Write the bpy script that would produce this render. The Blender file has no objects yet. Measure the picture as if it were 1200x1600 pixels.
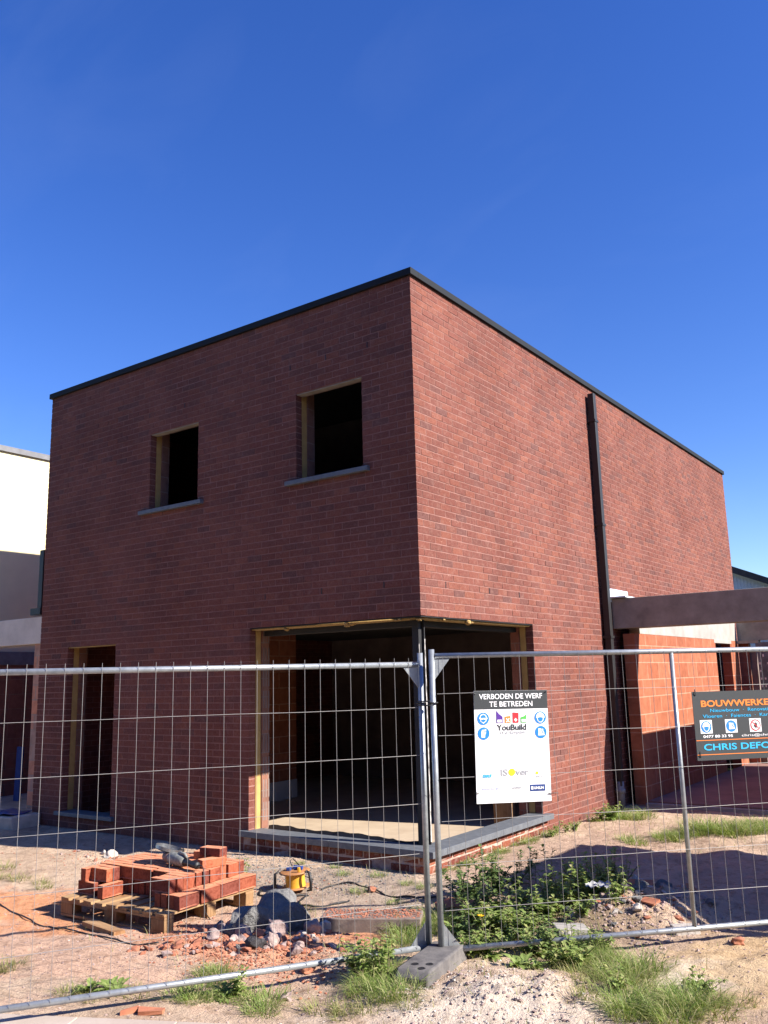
import bpy, math, random
from mathutils import Vector, Matrix, noise
from math import sin, cos, pi, radians, sqrt, atan2
random.seed(7)
sc = bpy.context.scene
col = sc.collection

# ------------------------------------------------------------------ camera
camd = bpy.data.cameras.new('camera'); cam = bpy.data.objects.new('camera', camd); col.objects.link(cam)
def cam_matrix(loc, yaw, pitch, roll):
    cy, sy, cp, sp = cos(yaw), sin(yaw), cos(pitch), sin(pitch)
    f = Vector((-sy*cp, cy*cp, sp)); r = Vector((cy, sy, 0)); u = r.cross(f)
    c, s = cos(roll), sin(roll)
    r2 = c*r + s*u; u2 = -s*r + c*u
    m = Matrix((r2, u2, -f)).transposed().to_4x4(); m.translation = loc
    return m
cam.matrix_world = cam_matrix((4.8217, -7.3294, 1.85), .6213, .1911, -.0251)
camd.sensor_fit = 'HORIZONTAL'; camd.sensor_width = 36; camd.lens = 36*1348.95/1200
camd.clip_end = 3000; camd.clip_start = .05
sc.camera = cam

# ------------------------------------------------------------------ sky, sun, exposure
SUN_AZ = radians(12.0)      # from +X towards +Y
SUN_EL = radians(34.2)
w = bpy.data.worlds.new('World'); sc.world = w; w.use_nodes = True
nt = w.node_tree; nt.nodes.clear()
out = nt.nodes.new('ShaderNodeOutputWorld'); bg = nt.nodes.new('ShaderNodeBackground')
sky = nt.nodes.new('ShaderNodeTexSky'); sky.sky_type = 'NISHITA'; sky.sun_disc = False
sky.sun_elevation = SUN_EL; sky.sun_rotation = pi/2 - SUN_AZ
sky.altitude = 0; sky.air_density = 1.0; sky.dust_density = 0.15; sky.ozone_density = 4.0
hs = nt.nodes.new('ShaderNodeHueSaturation'); hs.inputs['Hue'].default_value = .521; hs.inputs['Saturation'].default_value = 1.26
nt.links.new(sky.outputs[0], hs.inputs['Color']); 
# very faint high cirrus streaks
tc_ = nt.nodes.new('ShaderNodeTexCoord'); mp_ = nt.nodes.new('ShaderNodeMapping'); mp_.inputs['Rotation'].default_value = (.5,.35,.9); mp_.inputs['Scale'].default_value = (1.0,7.0,5.0)
nz_ = nt.nodes.new('ShaderNodeTexNoise'); nz_.inputs['Scale'].default_value = 1.1; nz_.inputs['Detail'].default_value = 7; nz_.inputs['Roughness'].default_value = .55; nz_.inputs['Distortion'].default_value = .6
cr_ = nt.nodes.new('ShaderNodeValToRGB'); cr_.color_ramp.elements[0].position = .5; cr_.color_ramp.elements[1].position = .9; cr_.color_ramp.elements[1].color = (.022,.022,.022,1)
mx_ = nt.nodes.new('ShaderNodeMix'); mx_.data_type = 'RGBA'; mx_.inputs[7].default_value = (6.5,7.5,9,1)
nt.links.new(tc_.outputs['Generated'], mp_.inputs[0]); nt.links.new(mp_.outputs[0], nz_.inputs['Vector']); nt.links.new(nz_.outputs[0], cr_.inputs[0])
nt.links.new(cr_.outputs[0], mx_.inputs[0]); nt.links.new(hs.outputs[0], mx_.inputs[6]); nt.links.new(mx_.outputs[2], bg.inputs[0])
bg.inputs[1].default_value = 0.087
nt.links.new(bg.outputs[0], out.inputs[0])
sund = bpy.data.lights.new('sun', 'SUN'); sund.energy = 5.0; sund.angle = radians(.5); sund.color = (1.0, .93, .84)
sun = bpy.data.objects.new('sun', sund); col.objects.link(sun)
sd = Vector((cos(SUN_EL)*cos(SUN_AZ), cos(SUN_EL)*sin(SUN_AZ), sin(SUN_EL)))
sun.rotation_euler = sd.to_track_quat('Z', 'Y').to_euler(); sun.location = (20, 4, 14)
sc.view_settings.view_transform = 'Standard'; sc.view_settings.look = 'None'
sc.view_settings.gamma = 1; sc.view_settings.exposure = 1.34
sc.render.engine = 'CYCLES'

# ------------------------------------------------------------------ material helpers
K = .68      # albedo level that goes with the exposure
def kc(c, k=None): return tuple(x*(K if k is None else k) for x in c)
def new_mat(name):
    m = bpy.data.materials.new(name); m.use_nodes = True
    n = m.node_tree; b = n.nodes['Principled BSDF']
    return m, n, b
def ramp(n, stops, fac, interp='LINEAR'):
    r = n.nodes.new('ShaderNodeValToRGB'); r.color_ramp.interpolation = interp
    e = r.color_ramp.elements
    while len(e) < len(stops): e.new(.5)
    for el, (p, c) in zip(e, stops): el.position = p; el.color = (*c, 1) if len(c) == 3 else c
    n.links.new(fac, r.inputs[0]); return r.outputs[0]
def tex_coord(n, scale=None):
    t = n.nodes.new('ShaderNodeTexCoord')
    if scale is None: return t.outputs['Object']
    mp = n.nodes.new('ShaderNodeMapping'); mp.inputs['Scale'].default_value = scale
    n.links.new(t.outputs['Object'], mp.inputs[0]); return mp.outputs[0]
def noise_t(n, scale, detail=6, rough=.6, vec=None, dist=0):
    t = n.nodes.new('ShaderNodeTexNoise'); t.inputs['Scale'].default_value = scale
    t.inputs['Detail'].default_value = detail; t.inputs['Roughness'].default_value = rough
    t.inputs['Distortion'].default_value = dist
    if vec is not None: n.links.new(vec, t.inputs['Vector'])
    return t.outputs[0]
def mix(n, a, b, fac, mode='MIX'):
    m = n.nodes.new('ShaderNodeMix'); m.data_type = 'RGBA'; m.blend_type = mode; m.clamp_result = False
    for s, v in ((m.inputs[6], a), (m.inputs[7], b), (m.inputs[0], fac)):
        if hasattr(v, 'is_linked'): n.links.new(v, s)
        elif isinstance(v, (int, float)): s.default_value = v
        else: s.default_value = (*v, 1)
    return m.outputs[2]
def math_n(n, op, a, b=None, clamp=False):
    m = n.nodes.new('ShaderNodeMath'); m.operation = op; m.use_clamp = clamp
    for i, v in enumerate((a, b)):
        if v is None: continue
        if hasattr(v, 'is_linked'): n.links.new(v, m.inputs[i])
        else: m.inputs[i].default_value = v
    return m.outputs[0]
def bump(n, b, h, strength=.4, dist=.01):
    bm = n.nodes.new('ShaderNodeBump'); bm.inputs['Strength'].default_value = strength; bm.inputs['Distance'].default_value = dist
    n.links.new(h, bm.inputs['Height']); n.links.new(bm.outputs[0], b.inputs['Normal'])
def simple(name, c, rough=.8, metal=0, var=.15, vscale=8, bmp=.2, bscale=60, bdist=.003, c2=None, spec=.5):
    m, n, b = new_mat(name)
    v = tex_coord(n)
    f = noise_t(n, vscale, 6, .65, v)
    c2 = c2 or tuple(x*(1-var*2) for x in c)
    c = kc(c); c2 = kc(c2)
    c1 = tuple(min(1, x*(1+var)) for x in c)
    n.links.new(ramp(n, [(.3, c2), (.7, c1)], f), b.inputs['Base Color'])
    b.inputs['Roughness'].default_value = rough; b.inputs['Metallic'].default_value = metal
    b.inputs['Specular IOR Level'].default_value = spec
    if bmp: bump(n, b, noise_t(n, bscale, 5, .6, v), bmp, bdist)
    return m
def island(n):
    g = n.nodes.new('ShaderNodeNewGeometry'); return g.outputs['Random Per Island']
def objrand(n):
    g = n.nodes.new('ShaderNodeObjectInfo'); return g.outputs['Random']

def brick_mat(name, stops, dust=(.42,.24,.19), dust_amt=.35):
    m, n, b = new_mat(name); v = tex_coord(n)
    stops = [(p, kc(c_)) for p, c_ in stops]; dust = kc(dust)
    base = ramp(n, stops, island(n))
    f1 = noise_t(n, 55, 6, .7, v)
    c = mix(n, base, mix(n, base, (.45,.32,.3), 1, 'MULTIPLY'), math_n(n, 'MULTIPLY', ramp(n, [(.46,(0,0,0)),(.62,(1,1,1))], f1), .55))
    f2 = noise_t(n, 14, 8, .75, v, .5)
    c = mix(n, c, dust, math_n(n, 'MULTIPLY', ramp(n, [(.5,(0,0,0)),(.72,(1,1,1))], f2), dust_amt))
    f3 = noise_t(n, .9, 4, .6, v)
    c = mix(n, c, mix(n, c, (.78,.74,.74), 1, 'MULTIPLY'), ramp(n, [(.4,(0,0,0)),(.65,(1,1,1))], f3))
    sp = noise_t(n, 23, 3, .5, v, 1.5)
    c = mix(n, c, (.42,.28,.22), ramp(n, [(.745,(0,0,0)),(.76,(1,1,1))], sp))
    n.links.new(c, b.inputs['Base Color']); b.inputs['Roughness'].default_value = .92; b.inputs['Specular IOR Level'].default_value = .2
    bump(n, b, noise_t(n, 90, 8, .75, v), .8, .006)
    return m
M = {}
M['brick'] = brick_mat('red_facing_brick', [(0,(.2,.092,.08)),(.06,(.225,.094,.077)),(.18,(.257,.097,.075)),(.6,(.28,.1,.075)),(.93,(.325,.118,.08)),(1,(.25,.102,.082))], (.42,.25,.2), .5)
M['mortar'] = simple('reddish_mortar', (.40,.215,.18), .95, var=.12, vscale=5, bmp=.5, bscale=120, c2=(.31,.15,.125), spec=.2)
M['mortar_white'] = simple('lime_mortar', (.6,.48,.4), .95, var=.2, vscale=9, bmp=.6, bscale=60, c2=(.38,.2,.15), bdist=.008)
M['plinth_brick'] = brick_mat('plinth_brick', [(0,(.2,.06,.045)),(.5,(.34,.1,.06)),(1,(.4,.14,.08))], (.6,.5,.42), .8)
M['stack_brick'] = brick_mat('loose_brick', [(0,(.30,.085,.05)),(1,(.42,.13,.065))], (.52,.22,.12), .5)

def obj_brick(name, stops, dustc):
    m, n, b = new_mat(name); v = tex_coord(n)
    stops = [(p, kc(c_, .8)) for p, c_ in stops]; dustc = kc(dustc, 1.15)
    base = ramp(n, stops, objrand(n))
    geo = n.nodes.new('ShaderNodeNewGeometry'); sep = n.nodes.new('ShaderNodeSeparateXYZ'); n.links.new(geo.outputs['Normal'], sep.inputs[0])
    up = math_n(n, 'MULTIPLY', ramp(n, [(.6,(0,0,0)),(.9,(1,1,1))], sep.outputs[2]), ramp(n, [(.25,(.4,.4,.4)),(.6,(1,1,1))], noise_t(n, 12, 6, .7, v)))
    f1 = noise_t(n, 30, 6, .7, v)
    c = mix(n, base, mix(n, base, (.6,.45,.4), 1, 'MULTIPLY'), ramp(n, [(.45,(0,0,0)),(.65,(1,1,1))], f1))
    c = mix(n, c, dustc, math_n(n, 'MULTIPLY', up, .75))
    n.links.new(c, b.inputs['Base Color']); b.inputs['Roughness'].default_value = .92; b.inputs['Specular IOR Level'].default_value = .2
    bump(n, b, noise_t(n, 90, 8, .75, v), .6, .005)
    return m
M['stack_brick'] = obj_brick('loose_brick', [(0,(.2,.06,.045)),(.35,(.32,.09,.05)),(.7,(.4,.12,.06)),(1,(.48,.16,.08))], (.66,.29,.16))

def block_mat(name, c1, c2, mortar, bw=.5, bh=.25, ax='XZ', ms=.008, offset=.5):
    m, n, b = new_mat(name); c1, c2, mortar = kc(c1), kc(c2), kc(mortar)
    t = n.nodes.new('ShaderNodeTexCoord'); s = n.nodes.new('ShaderNodeSeparateXYZ'); c = n.nodes.new('ShaderNodeCombineXYZ')
    n.links.new(t.outputs['Object'], s.inputs[0])
    n.links.new(s.outputs['XYZ'.index(ax[0])], c.inputs[0]); n.links.new(s.outputs['XYZ'.index(ax[1])], c.inputs[1])
    br = n.nodes.new('ShaderNodeTexBrick'); n.links.new(c.outputs[0], br.inputs['Vector'])
    br.inputs['Scale'].default_value = 1; br.inputs['Brick Width'].default_value = bw; br.inputs['Row Height'].default_value = bh
    br.inputs['Mortar Size'].default_value = ms; br.inputs['Mortar Smooth'].default_value = .4; br.offset = offset
    br.inputs['Color1'].default_value = (*c1, 1); br.inputs['Color2'].default_value = (*c2, 1); br.inputs['Mortar'].default_value = (*mortar, 1)
    v = t.outputs['Object']
    f = noise_t(n, 9, 6, .65, v)
    cc = mix(n, br.outputs[0], mix(n, br.outputs[0], (.72,.68,.66), 1, 'MULTIPLY'), ramp(n, [(.4,(0,0,0)),(.7,(1,1,1))], f))
    n.links.new(cc, b.inputs['Base Color']); b.inputs['Roughness'].default_value = .9; b.inputs['Specular IOR Level'].default_value = .2
    h = math_n(n, 'ADD', math_n(n, 'MULTIPLY', br.outputs['Fac'], -1.0), math_n(n, 'MULTIPLY', noise_t(n, 60, 4, .6, v), .4))
    bump(n, b, h, .5, .006)
    return m
OR1, OR2, ORM = (.55,.195,.105), (.44,.145,.075), (.64,.33,.22)
M['block_yz'] = block_mat('terracotta_block_side', OR1, OR2, ORM, ax='YZ', ms=.011)
M['block_xz'] = block_mat('terracotta_block_front', (.42,.17,.11), (.36,.14,.09), (.4,.24,.18), ax='XZ')
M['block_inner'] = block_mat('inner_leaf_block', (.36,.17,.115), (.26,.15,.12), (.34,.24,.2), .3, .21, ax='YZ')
M['block_brown'] = block_mat('brown_block', (.3,.13,.1), (.25,.11,.09), (.3,.18,.14), ax='YZ')
M['hidden_brick'] = block_mat('brick_far_side', (.3,.085,.06), (.22,.07,.055), (.36,.17,.14), .22, .077, 'YZ', .006)
M['hidden_brick_x'] = block_mat('brick_back', (.3,.085,.06), (.22,.07,.055), (.36,.17,.14), .22, .077, 'XZ', .006)
M['insul'] = simple('yellow_insulation', (.6,.4,.13), .85, var=.12, vscale=6, bmp=.3, c2=(.5,.3,.1))
M['foam'] = simple('yellow_foam', (.62,.4,.14), .9, var=.2, vscale=30, bmp=.6, bscale=50, bdist=.01)
M['bluestone'] = simple('bluestone', (.17,.185,.205), .6, var=.12, vscale=14, bmp=.15, c2=(.12,.13,.15))
M['black_alu'] = simple('black_aluminium', (.014,.018,.024), .75, .0, var=.1, vscale=4, bmp=.05, spec=.25)
M['pipe'] = simple('black_zinc_pipe', (.018,.017,.018), .55, 0, var=.15, vscale=4, bmp=.05)
M['membrane'] = simple('black_membrane', (.012,.012,.014), .5, var=.2, bmp=.5, bscale=14, bdist=.02)
M['steel_dark'] = simple('painted_steel_column', (.018,.018,.02), .75, 0, var=.3, vscale=12, bmp=.2, c2=(.015,.015,.018))
M['concrete'] = simple('poured_concrete', (.5,.47,.42), .85, var=.1, vscale=3, bmp=.4, bscale=40, c2=(.36,.335,.3))
M['concrete_dark'] = simple('weathered_precast_concrete', (.44,.40,.34), .85, var=.15, vscale=3.5, bmp=.4, bscale=45, c2=(.28,.25,.21))
M['floor'] = simple('screed_floor', (.62,.5,.36), .85, var=.1, vscale=2.5, bmp=.3, bscale=50, c2=(.5,.38,.27))
M['carport_floor'] = simple('dusty_red_concrete_floor', (.36,.2,.165), .9, var=.12, vscale=2, bmp=.4, bscale=30, c2=(.22,.12,.1))
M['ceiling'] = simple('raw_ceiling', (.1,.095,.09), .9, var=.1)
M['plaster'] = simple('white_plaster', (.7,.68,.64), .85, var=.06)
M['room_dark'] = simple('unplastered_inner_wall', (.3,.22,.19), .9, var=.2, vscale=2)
M['white_render'] = simple('white_render', (1.12,.99,.6), .9, var=.03, vscale=3, bmp=.3, bscale=120, c2=(1.06,.93,.56))
M['galv'] = simple('galvanised_steel', (.5,.53,.55), .38, .55, var=.15, vscale=25, bmp=.08, c2=(.38,.41,.44))
M['wire'] = simple('galvanised_wire', (.34,.325,.32), .55, .3, var=.1, vscale=10, bmp=0)
M['wood'] = None
def wood(name, c1, c2, ax=0, knot=True):
    m, n, b = new_mat(name)
    sc_ = [60, 60, 60]; sc_[ax] = 3.5
    v = tex_coord(n, tuple(sc_)); f = noise_t(n, 1, 5, .6, v, .4)
    v2 = tex_coord(n); f2 = noise_t(n, 7, 4, .6, v2)
    c = ramp(n, [(.3, kc(c2)), (.65, kc(c1))], f)
    r = island(n)
    c = mix(n, c, mix(n, c, (.72,.68,.62), 1, 'MULTIPLY'), r)
    c = mix(n, c, mix(n, c, (.7,.55,.45), 1, 'MULTIPLY'), ramp(n, [(.5,(0,0,0)),(.7,(1,1,1))], f2))
    n.links.new(c, b.inputs['Base Color']); b.inputs['Roughness'].default_value = .85; b.inputs['Specular IOR Level'].default_value = .25
    bump(n, b, f, .4, .003); return m
M['wood_x'] = wood('pallet_wood_lengthwise', (.58,.37,.2), (.4,.23,.12), 0)
M['wood_y'] = wood('pallet_wood_crosswise', (.62,.41,.22), (.44,.26,.135), 1)
M['wood_z'] = wood('block_wood', (.5,.31,.16), (.34,.2,.1), 2)
M['kerb_stone'] = simple('brown_grey_concrete', (.3,.235,.2), .9, var=.2, vscale=8, bmp=.5, c2=(.2,.155,.135), spec=.2)
M['stone'] = simple('pinkish_rubble_stone', (.55,.42,.37), .9, var=.2, vscale=12, bmp=.7, bscale=35, bdist=.012, c2=(.26,.17,.15))
M['stone_white'] = simple('pale_limestone', (.6,.55,.5), .9, var=.15, vscale=10, bmp=.6, bscale=35, bdist=.01, c2=(.42,.38,.33))
M['stone_grey'] = simple('grey_mortar_lump', (.27,.265,.255), .95, var=.2, vscale=6, bmp=1, bscale=30, bdist=.03, c2=(.17,.168,.165), spec=.2)
M['stone_purple'] = simple('mauve_stone', (.5,.38,.35), .92, var=.2, vscale=9, bmp=.8, bscale=35, bdist=.015, c2=(.24,.17,.155), spec=.2)
M['slag'] = simple('porous_slag', (.06,.055,.06), .8, var=.3, vscale=30, bmp=1, bscale=45, bdist=.02)
M['brick_chip'] = simple('broken_brick', (.5,.21,.12), .92, var=.2, vscale=14, bmp=.5, bscale=70, c2=(.36,.12,.07))
M['terracotta'] = simple('terracotta_tile', (.56,.22,.11), .88, var=.15, vscale=10, bmp=.4, c2=(.42,.14,.08))
M['footblock'] = simple('recycled_grey_foot', (.2,.185,.175), .95, var=.25, vscale=7, spec=.2, bmp=.6, bscale=70, c2=(.1,.095,.1))
M['black_rubber'] = simple('black_rubber', (.02,.02,.022), .55, var=.1, bmp=.1)
M['reel_yellow'] = simple('yellow_plastic', (.9,.46,.04), .5, var=.1, bmp=.05)
M['reel_orange'] = simple('dusty_orange_plastic', (.6,.27,.1), .6, var=.2, vscale=20, bmp=.1)
M['blue_plastic'] = simple('blue_plastic', (.02,.07,.32), .5, var=.1, bmp=.05)
M['tool_grey'] = simple('dusty_tool_housing', (.34,.35,.32), .6, var=.25, vscale=18, bmp=.1, c2=(.12,.13,.12))
M['tool_red'] = simple('dusty_reddish_gearhead', (.3,.2,.17), .6, var=.2, vscale=18, bmp=.1)
M['tool_metal'] = simple('bare_tool_metal', (.4,.41,.43), .35, .8, var=.2, vscale=30, bmp=.1)
M['tarp_blue'] = simple('blue_tarpaulin', (.05,.08,.3), .45, var=.2, bmp=.4, bscale=12, bdist=.02)
M['plastic_white'] = simple('white_plastic_sheet', (.7,.7,.7), .5, var=.1, bmp=.4, bscale=20, bdist=.02)
M['cladding'] = simple('pale_blue_cladding', (.85,.95,1.05), .6, var=.1, vscale=3, bmp=.1, c2=(.65,.78,.92))
M['roof_dark'] = simple('dark_roof_edge', (.06,.055,.055), .7, var=.2)
M['container'] = simple('green_container_paint', (.06,.16,.12), .5, var=.15, vscale=5, bmp=.05)
def ink(name, c, rough=.45):
    m, n, b = new_mat(name); b.inputs['Base Color'].default_value = (*c, 1); b.inputs['Roughness'].default_value = rough
    return m
M['ink_white'] = ink('print_white', (.82,.82,.83)); M['ink_dark'] = ink('print_anthracite', (.045,.05,.053))
M['ink_blue'] = ink('print_blue', (.02,.2,.62)); M['ink_cyan'] = ink('print_cyan', (.03,.42,.75))
M['ink_orange'] = ink('print_orange', (.8,.22,.04)); M['ink_purple'] = ink('print_purple', (.09,.03,.26))
M['ink_red'] = ink('print_red', (.62,.03,.04)); M['ink_green'] = ink('print_green', (.09,.42,.08))
M['ink_yellow'] = ink('print_yellow', (.8,.6,.03)); M['ink_navy'] = ink('print_navy', (.02,.05,.19))
M['ink_grey'] = ink('print_grey', (.33,.34,.36)); M['ink_pale'] = ink('print_pale_grey', (.62,.62,.66)); M['ink_lilac'] = ink('print_lilac', (.42,.45,.62))

def leaf_mat(name, stops, trans=.35):
    m = bpy.data.materials.new(name); m.use_nodes = True; n = m.node_tree
    b = n.nodes['Principled BSDF']; o = n.nodes['Material Output']
    c = ramp(n, [(p, kc(c_, 1.0)) for p, c_ in stops], island(n)); v = tex_coord(n)
    c = mix(n, c, mix(n, c, (.6,.7,.5), 1, 'MULTIPLY'), noise_t(n, 5, 3, .5, v))
    n.links.new(c, b.inputs['Base Color']); b.inputs['Roughness'].default_value = .55; b.inputs['Specular IOR Level'].default_value = .35
    t = n.nodes.new('ShaderNodeBsdfTranslucent'); n.links.new(mix(n, c, (1.0,1.15,.6), 1, 'MULTIPLY'), t.inputs[0])
    ms = n.nodes.new('ShaderNodeMixShader'); ms.inputs[0].default_value = trans
    n.links.new(b.outputs[0], ms.inputs[1]); n.links.new(t.outputs[0], ms.inputs[2]); n.links.new(ms.outputs[0], o.inputs[0])
    return m
M['grass'] = leaf_mat('grass_blades', [(0,(.14,.19,.045)),(.35,(.22,.3,.07)),(.62,(.32,.38,.12)),(.78,(.5,.46,.24)),(1,(.55,.46,.28))])
M['grass_dry'] = leaf_mat('dry_grass', [(0,(.3,.26,.12)),(.4,(.24,.27,.08)),(.7,(.4,.33,.17)),(1,(.5,.42,.25))])
M['weed'] = leaf_mat('weed_leaves', [(0,(.2,.26,.08)),(.4,(.3,.38,.12)),(.75,(.42,.46,.18)),(1,(.58,.5,.27))], .42)
M['weed_dark'] = leaf_mat('dark_weed_leaves', [(0,(.1,.15,.055)),(.6,(.18,.25,.09)),(1,(.32,.36,.14))], .32)
M['stem'] = simple('weed_stem', (.2,.17,.09), .8, var=.2, bmp=0)
M['petal'] = ink('yellow_petal', (.85,.5,.01), .6)
M['tree_leaf'] = leaf_mat('tree_leaves', [(0,(.04,.07,.02)),(.6,(.07,.11,.03)),(1,(.12,.15,.04))])
M['bark'] = simple('bark', (.14,.1,.07), .95, var=.2, vscale=12, bmp=.6)

# ------------------------------------------------------------------ mesh builder
class MB:
    def __init__(s): s.v = []; s.f = []
    def add(s, vs, fs):
        o = len(s.v); s.v += [tuple(p) for p in vs]; s.f += [tuple(i+o for i in f) for f in fs]; return s
    def box(s, a, b, jit=0, M_=None):
        x0,y0,z0 = a; x1,y1,z1 = b
        vs = [(x0,y0,z0),(x1,y0,z0),(x1,y1,z0),(x0,y1,z0),(x0,y0,z1),(x1,y0,z1),(x1,y1,z1),(x0,y1,z1)]
        if jit: vs = [tuple(c+random.uniform(-jit,jit) for c in p) for p in vs]
        if M_ is not None: vs = [M_ @ Vector(p) for p in vs]
        return s.add(vs, [(0,3,2,1),(4,5,6,7),(0,1,5,4),(1,2,6,5),(2,3,7,6),(3,0,4,7)])
    def tube(s, pts, r, n=10, cap=True):
        pts = [Vector(p) for p in pts]; rs = r if isinstance(r, (list, tuple)) else [r]*len(pts)
        rings = []; up = Vector((0,0,1)); prev = None
        for i, p in enumerate(pts):
            d = (pts[min(i+1,len(pts)-1)] - pts[max(i-1,0)]).normalized()
            if prev is None:
                a = d.cross(up if abs(d.z) < .9 else Vector((1,0,0))).normalized()
            else: a = (prev - d*prev.dot(d)).normalized()
            prev = a; b_ = d.cross(a)
            rings.append([p + rs[i]*(cos(2*pi*k/n)*a + sin(2*pi*k/n)*b_) for k in range(n)])
        vs = [q for R_ in rings for q in R_]; fs = []
        for i in range(len(pts)-1):
            for k in range(n):
                fs.append((i*n+k, i*n+(k+1)%n, (i+1)*n+(k+1)%n, (i+1)*n+k))
        if cap: fs += [tuple(range(n-1,-1,-1)), tuple((len(pts)-1)*n+k for k in range(n))]
        return s.add(vs, fs)
    def prism(s, poly, axis, d0, d1):
        # poly of 2D points, extruded along axis ('X','Y','Z')
        def P(p, d):
            return {'X': (d,p[0],p[1]), 'Y': (p[0],d,p[1]), 'Z': (p[0],p[1],d)}[axis]
        k = len(poly)
        return s.add([P(p,d0) for p in poly]+[P(p,d1) for p in poly],
            [tuple(range(k)), tuple(range(2*k-1,k-1,-1))]+[(i,i+k,(i+1)%k+k,(i+1)%k) for i in range(k)])
    def lathe(s, prof, n=24, c=(0,0,0)):
        vs = [(c[0]+r*cos(2*pi*k/n), c[1]+r*sin(2*pi*k/n), c[2]+z) for r,z in prof for k in range(n)]
        fs = [(i*n+k, i*n+(k+1)%n, (i+1)*n+(k+1)%n, (i+1)*n+k) for i in range(len(prof)-1) for k in range(n)]
        return s.add(vs, fs)
    def rock(s, c, r, seed=0, sub=1, flat=.75, rough=.35, freq=1.4):
        ico = ICO[sub]; sd_ = Vector((seed*3.7, seed*1.3, seed*7.1)); vs = []
        ang = seed*2.1; ca, sa = cos(ang), sin(ang)
        rx, ry, rz = (r if isinstance(r, tuple) else (r, r, r*flat))
        rr_ = random.Random(seed*31+7); pl_ = []
        for _ in range(9):
            n_ = Vector((rr_.gauss(0,1), rr_.gauss(0,1), rr_.gauss(0,1))).normalized(); pl_.append((n_, rr_.uniform(.58,.86)))
        for p in ico[0]:
            if sub > 1:
                q_ = Vector(p)
                for n_, d_ in pl_:
                    e_ = q_.dot(n_)-d_
                    if e_ > 0: q_ -= n_*e_
                p = q_
            k = 1 + rough*noise.noise(Vector(p)*freq+sd_)*1.6 + rough*.35*noise.noise(Vector(p)*freq*3+sd_) + rough*.22*noise.noise(Vector(p)*freq*9+sd_)
            x, y, z = p[0]*k*rx, p[1]*k*ry, p[2]*k*rz
            vs.append((c[0]+x*ca-y*sa, c[1]+x*sa+y*ca, c[2]+z))
        return s.add(vs, ico[1])
    def build(s, name, mat, parent=None, smooth=False, bevel=0, loc=None):
        me = bpy.data.meshes.new(name); me.from_pydata(s.v, [], s.f); me.update()
        if mat is not None: me.materials.append(mat)
        if smooth: me.polygons.foreach_set('use_smooth', [True]*len(me.polygons))
        o = bpy.data.objects.new(name, me); col.objects.link(o)
        if parent is not None: o.parent = parent
        if loc is not None: o.location = loc
        if bevel:
            m = o.modifiers.new('bevel', 'BEVEL'); m.width = bevel; m.segments = 2; m.limit_method = 'ANGLE'
        return o
import bmesh
ICO = {}
for sub in (1, 2, 3, 4):
    bm = bmesh.new(); bmesh.ops.create_icosphere(bm, subdivisions=sub, radius=1)
    bm.verts.ensure_lookup_table()
    ICO[sub] = ([tuple(v_.co) for v_ in bm.verts], [tuple(v_.index for v_ in f.verts) for f in bm.faces]); bm.free()
def tag(o, label=None, cat=None, group=None, kind=None):
    if label: o['label'] = label
    if cat: o['category'] = cat
    if group: o['group'] = group
    if kind: o['kind'] = kind
    return o
def empty(name, loc=(0,0,0), rz=0, label=None, cat=None, group=None):
    o = bpy.data.objects.new(name, None); col.objects.link(o); o.location = loc; o.rotation_euler = (0,0,rz)
    o.empty_display_size = .2
    return tag(o, label, cat, group)
def copy_tree(o, parent=None):
    c = o.copy(); col.objects.link(c); c.parent = parent
    for ch in [x for x in KIDS.get(o.name, [])]:
        copy_tree(ch, c)
    return c
KIDS = {}
def kid(o, p): KIDS.setdefault(p.name, []).append(o); return o

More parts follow.
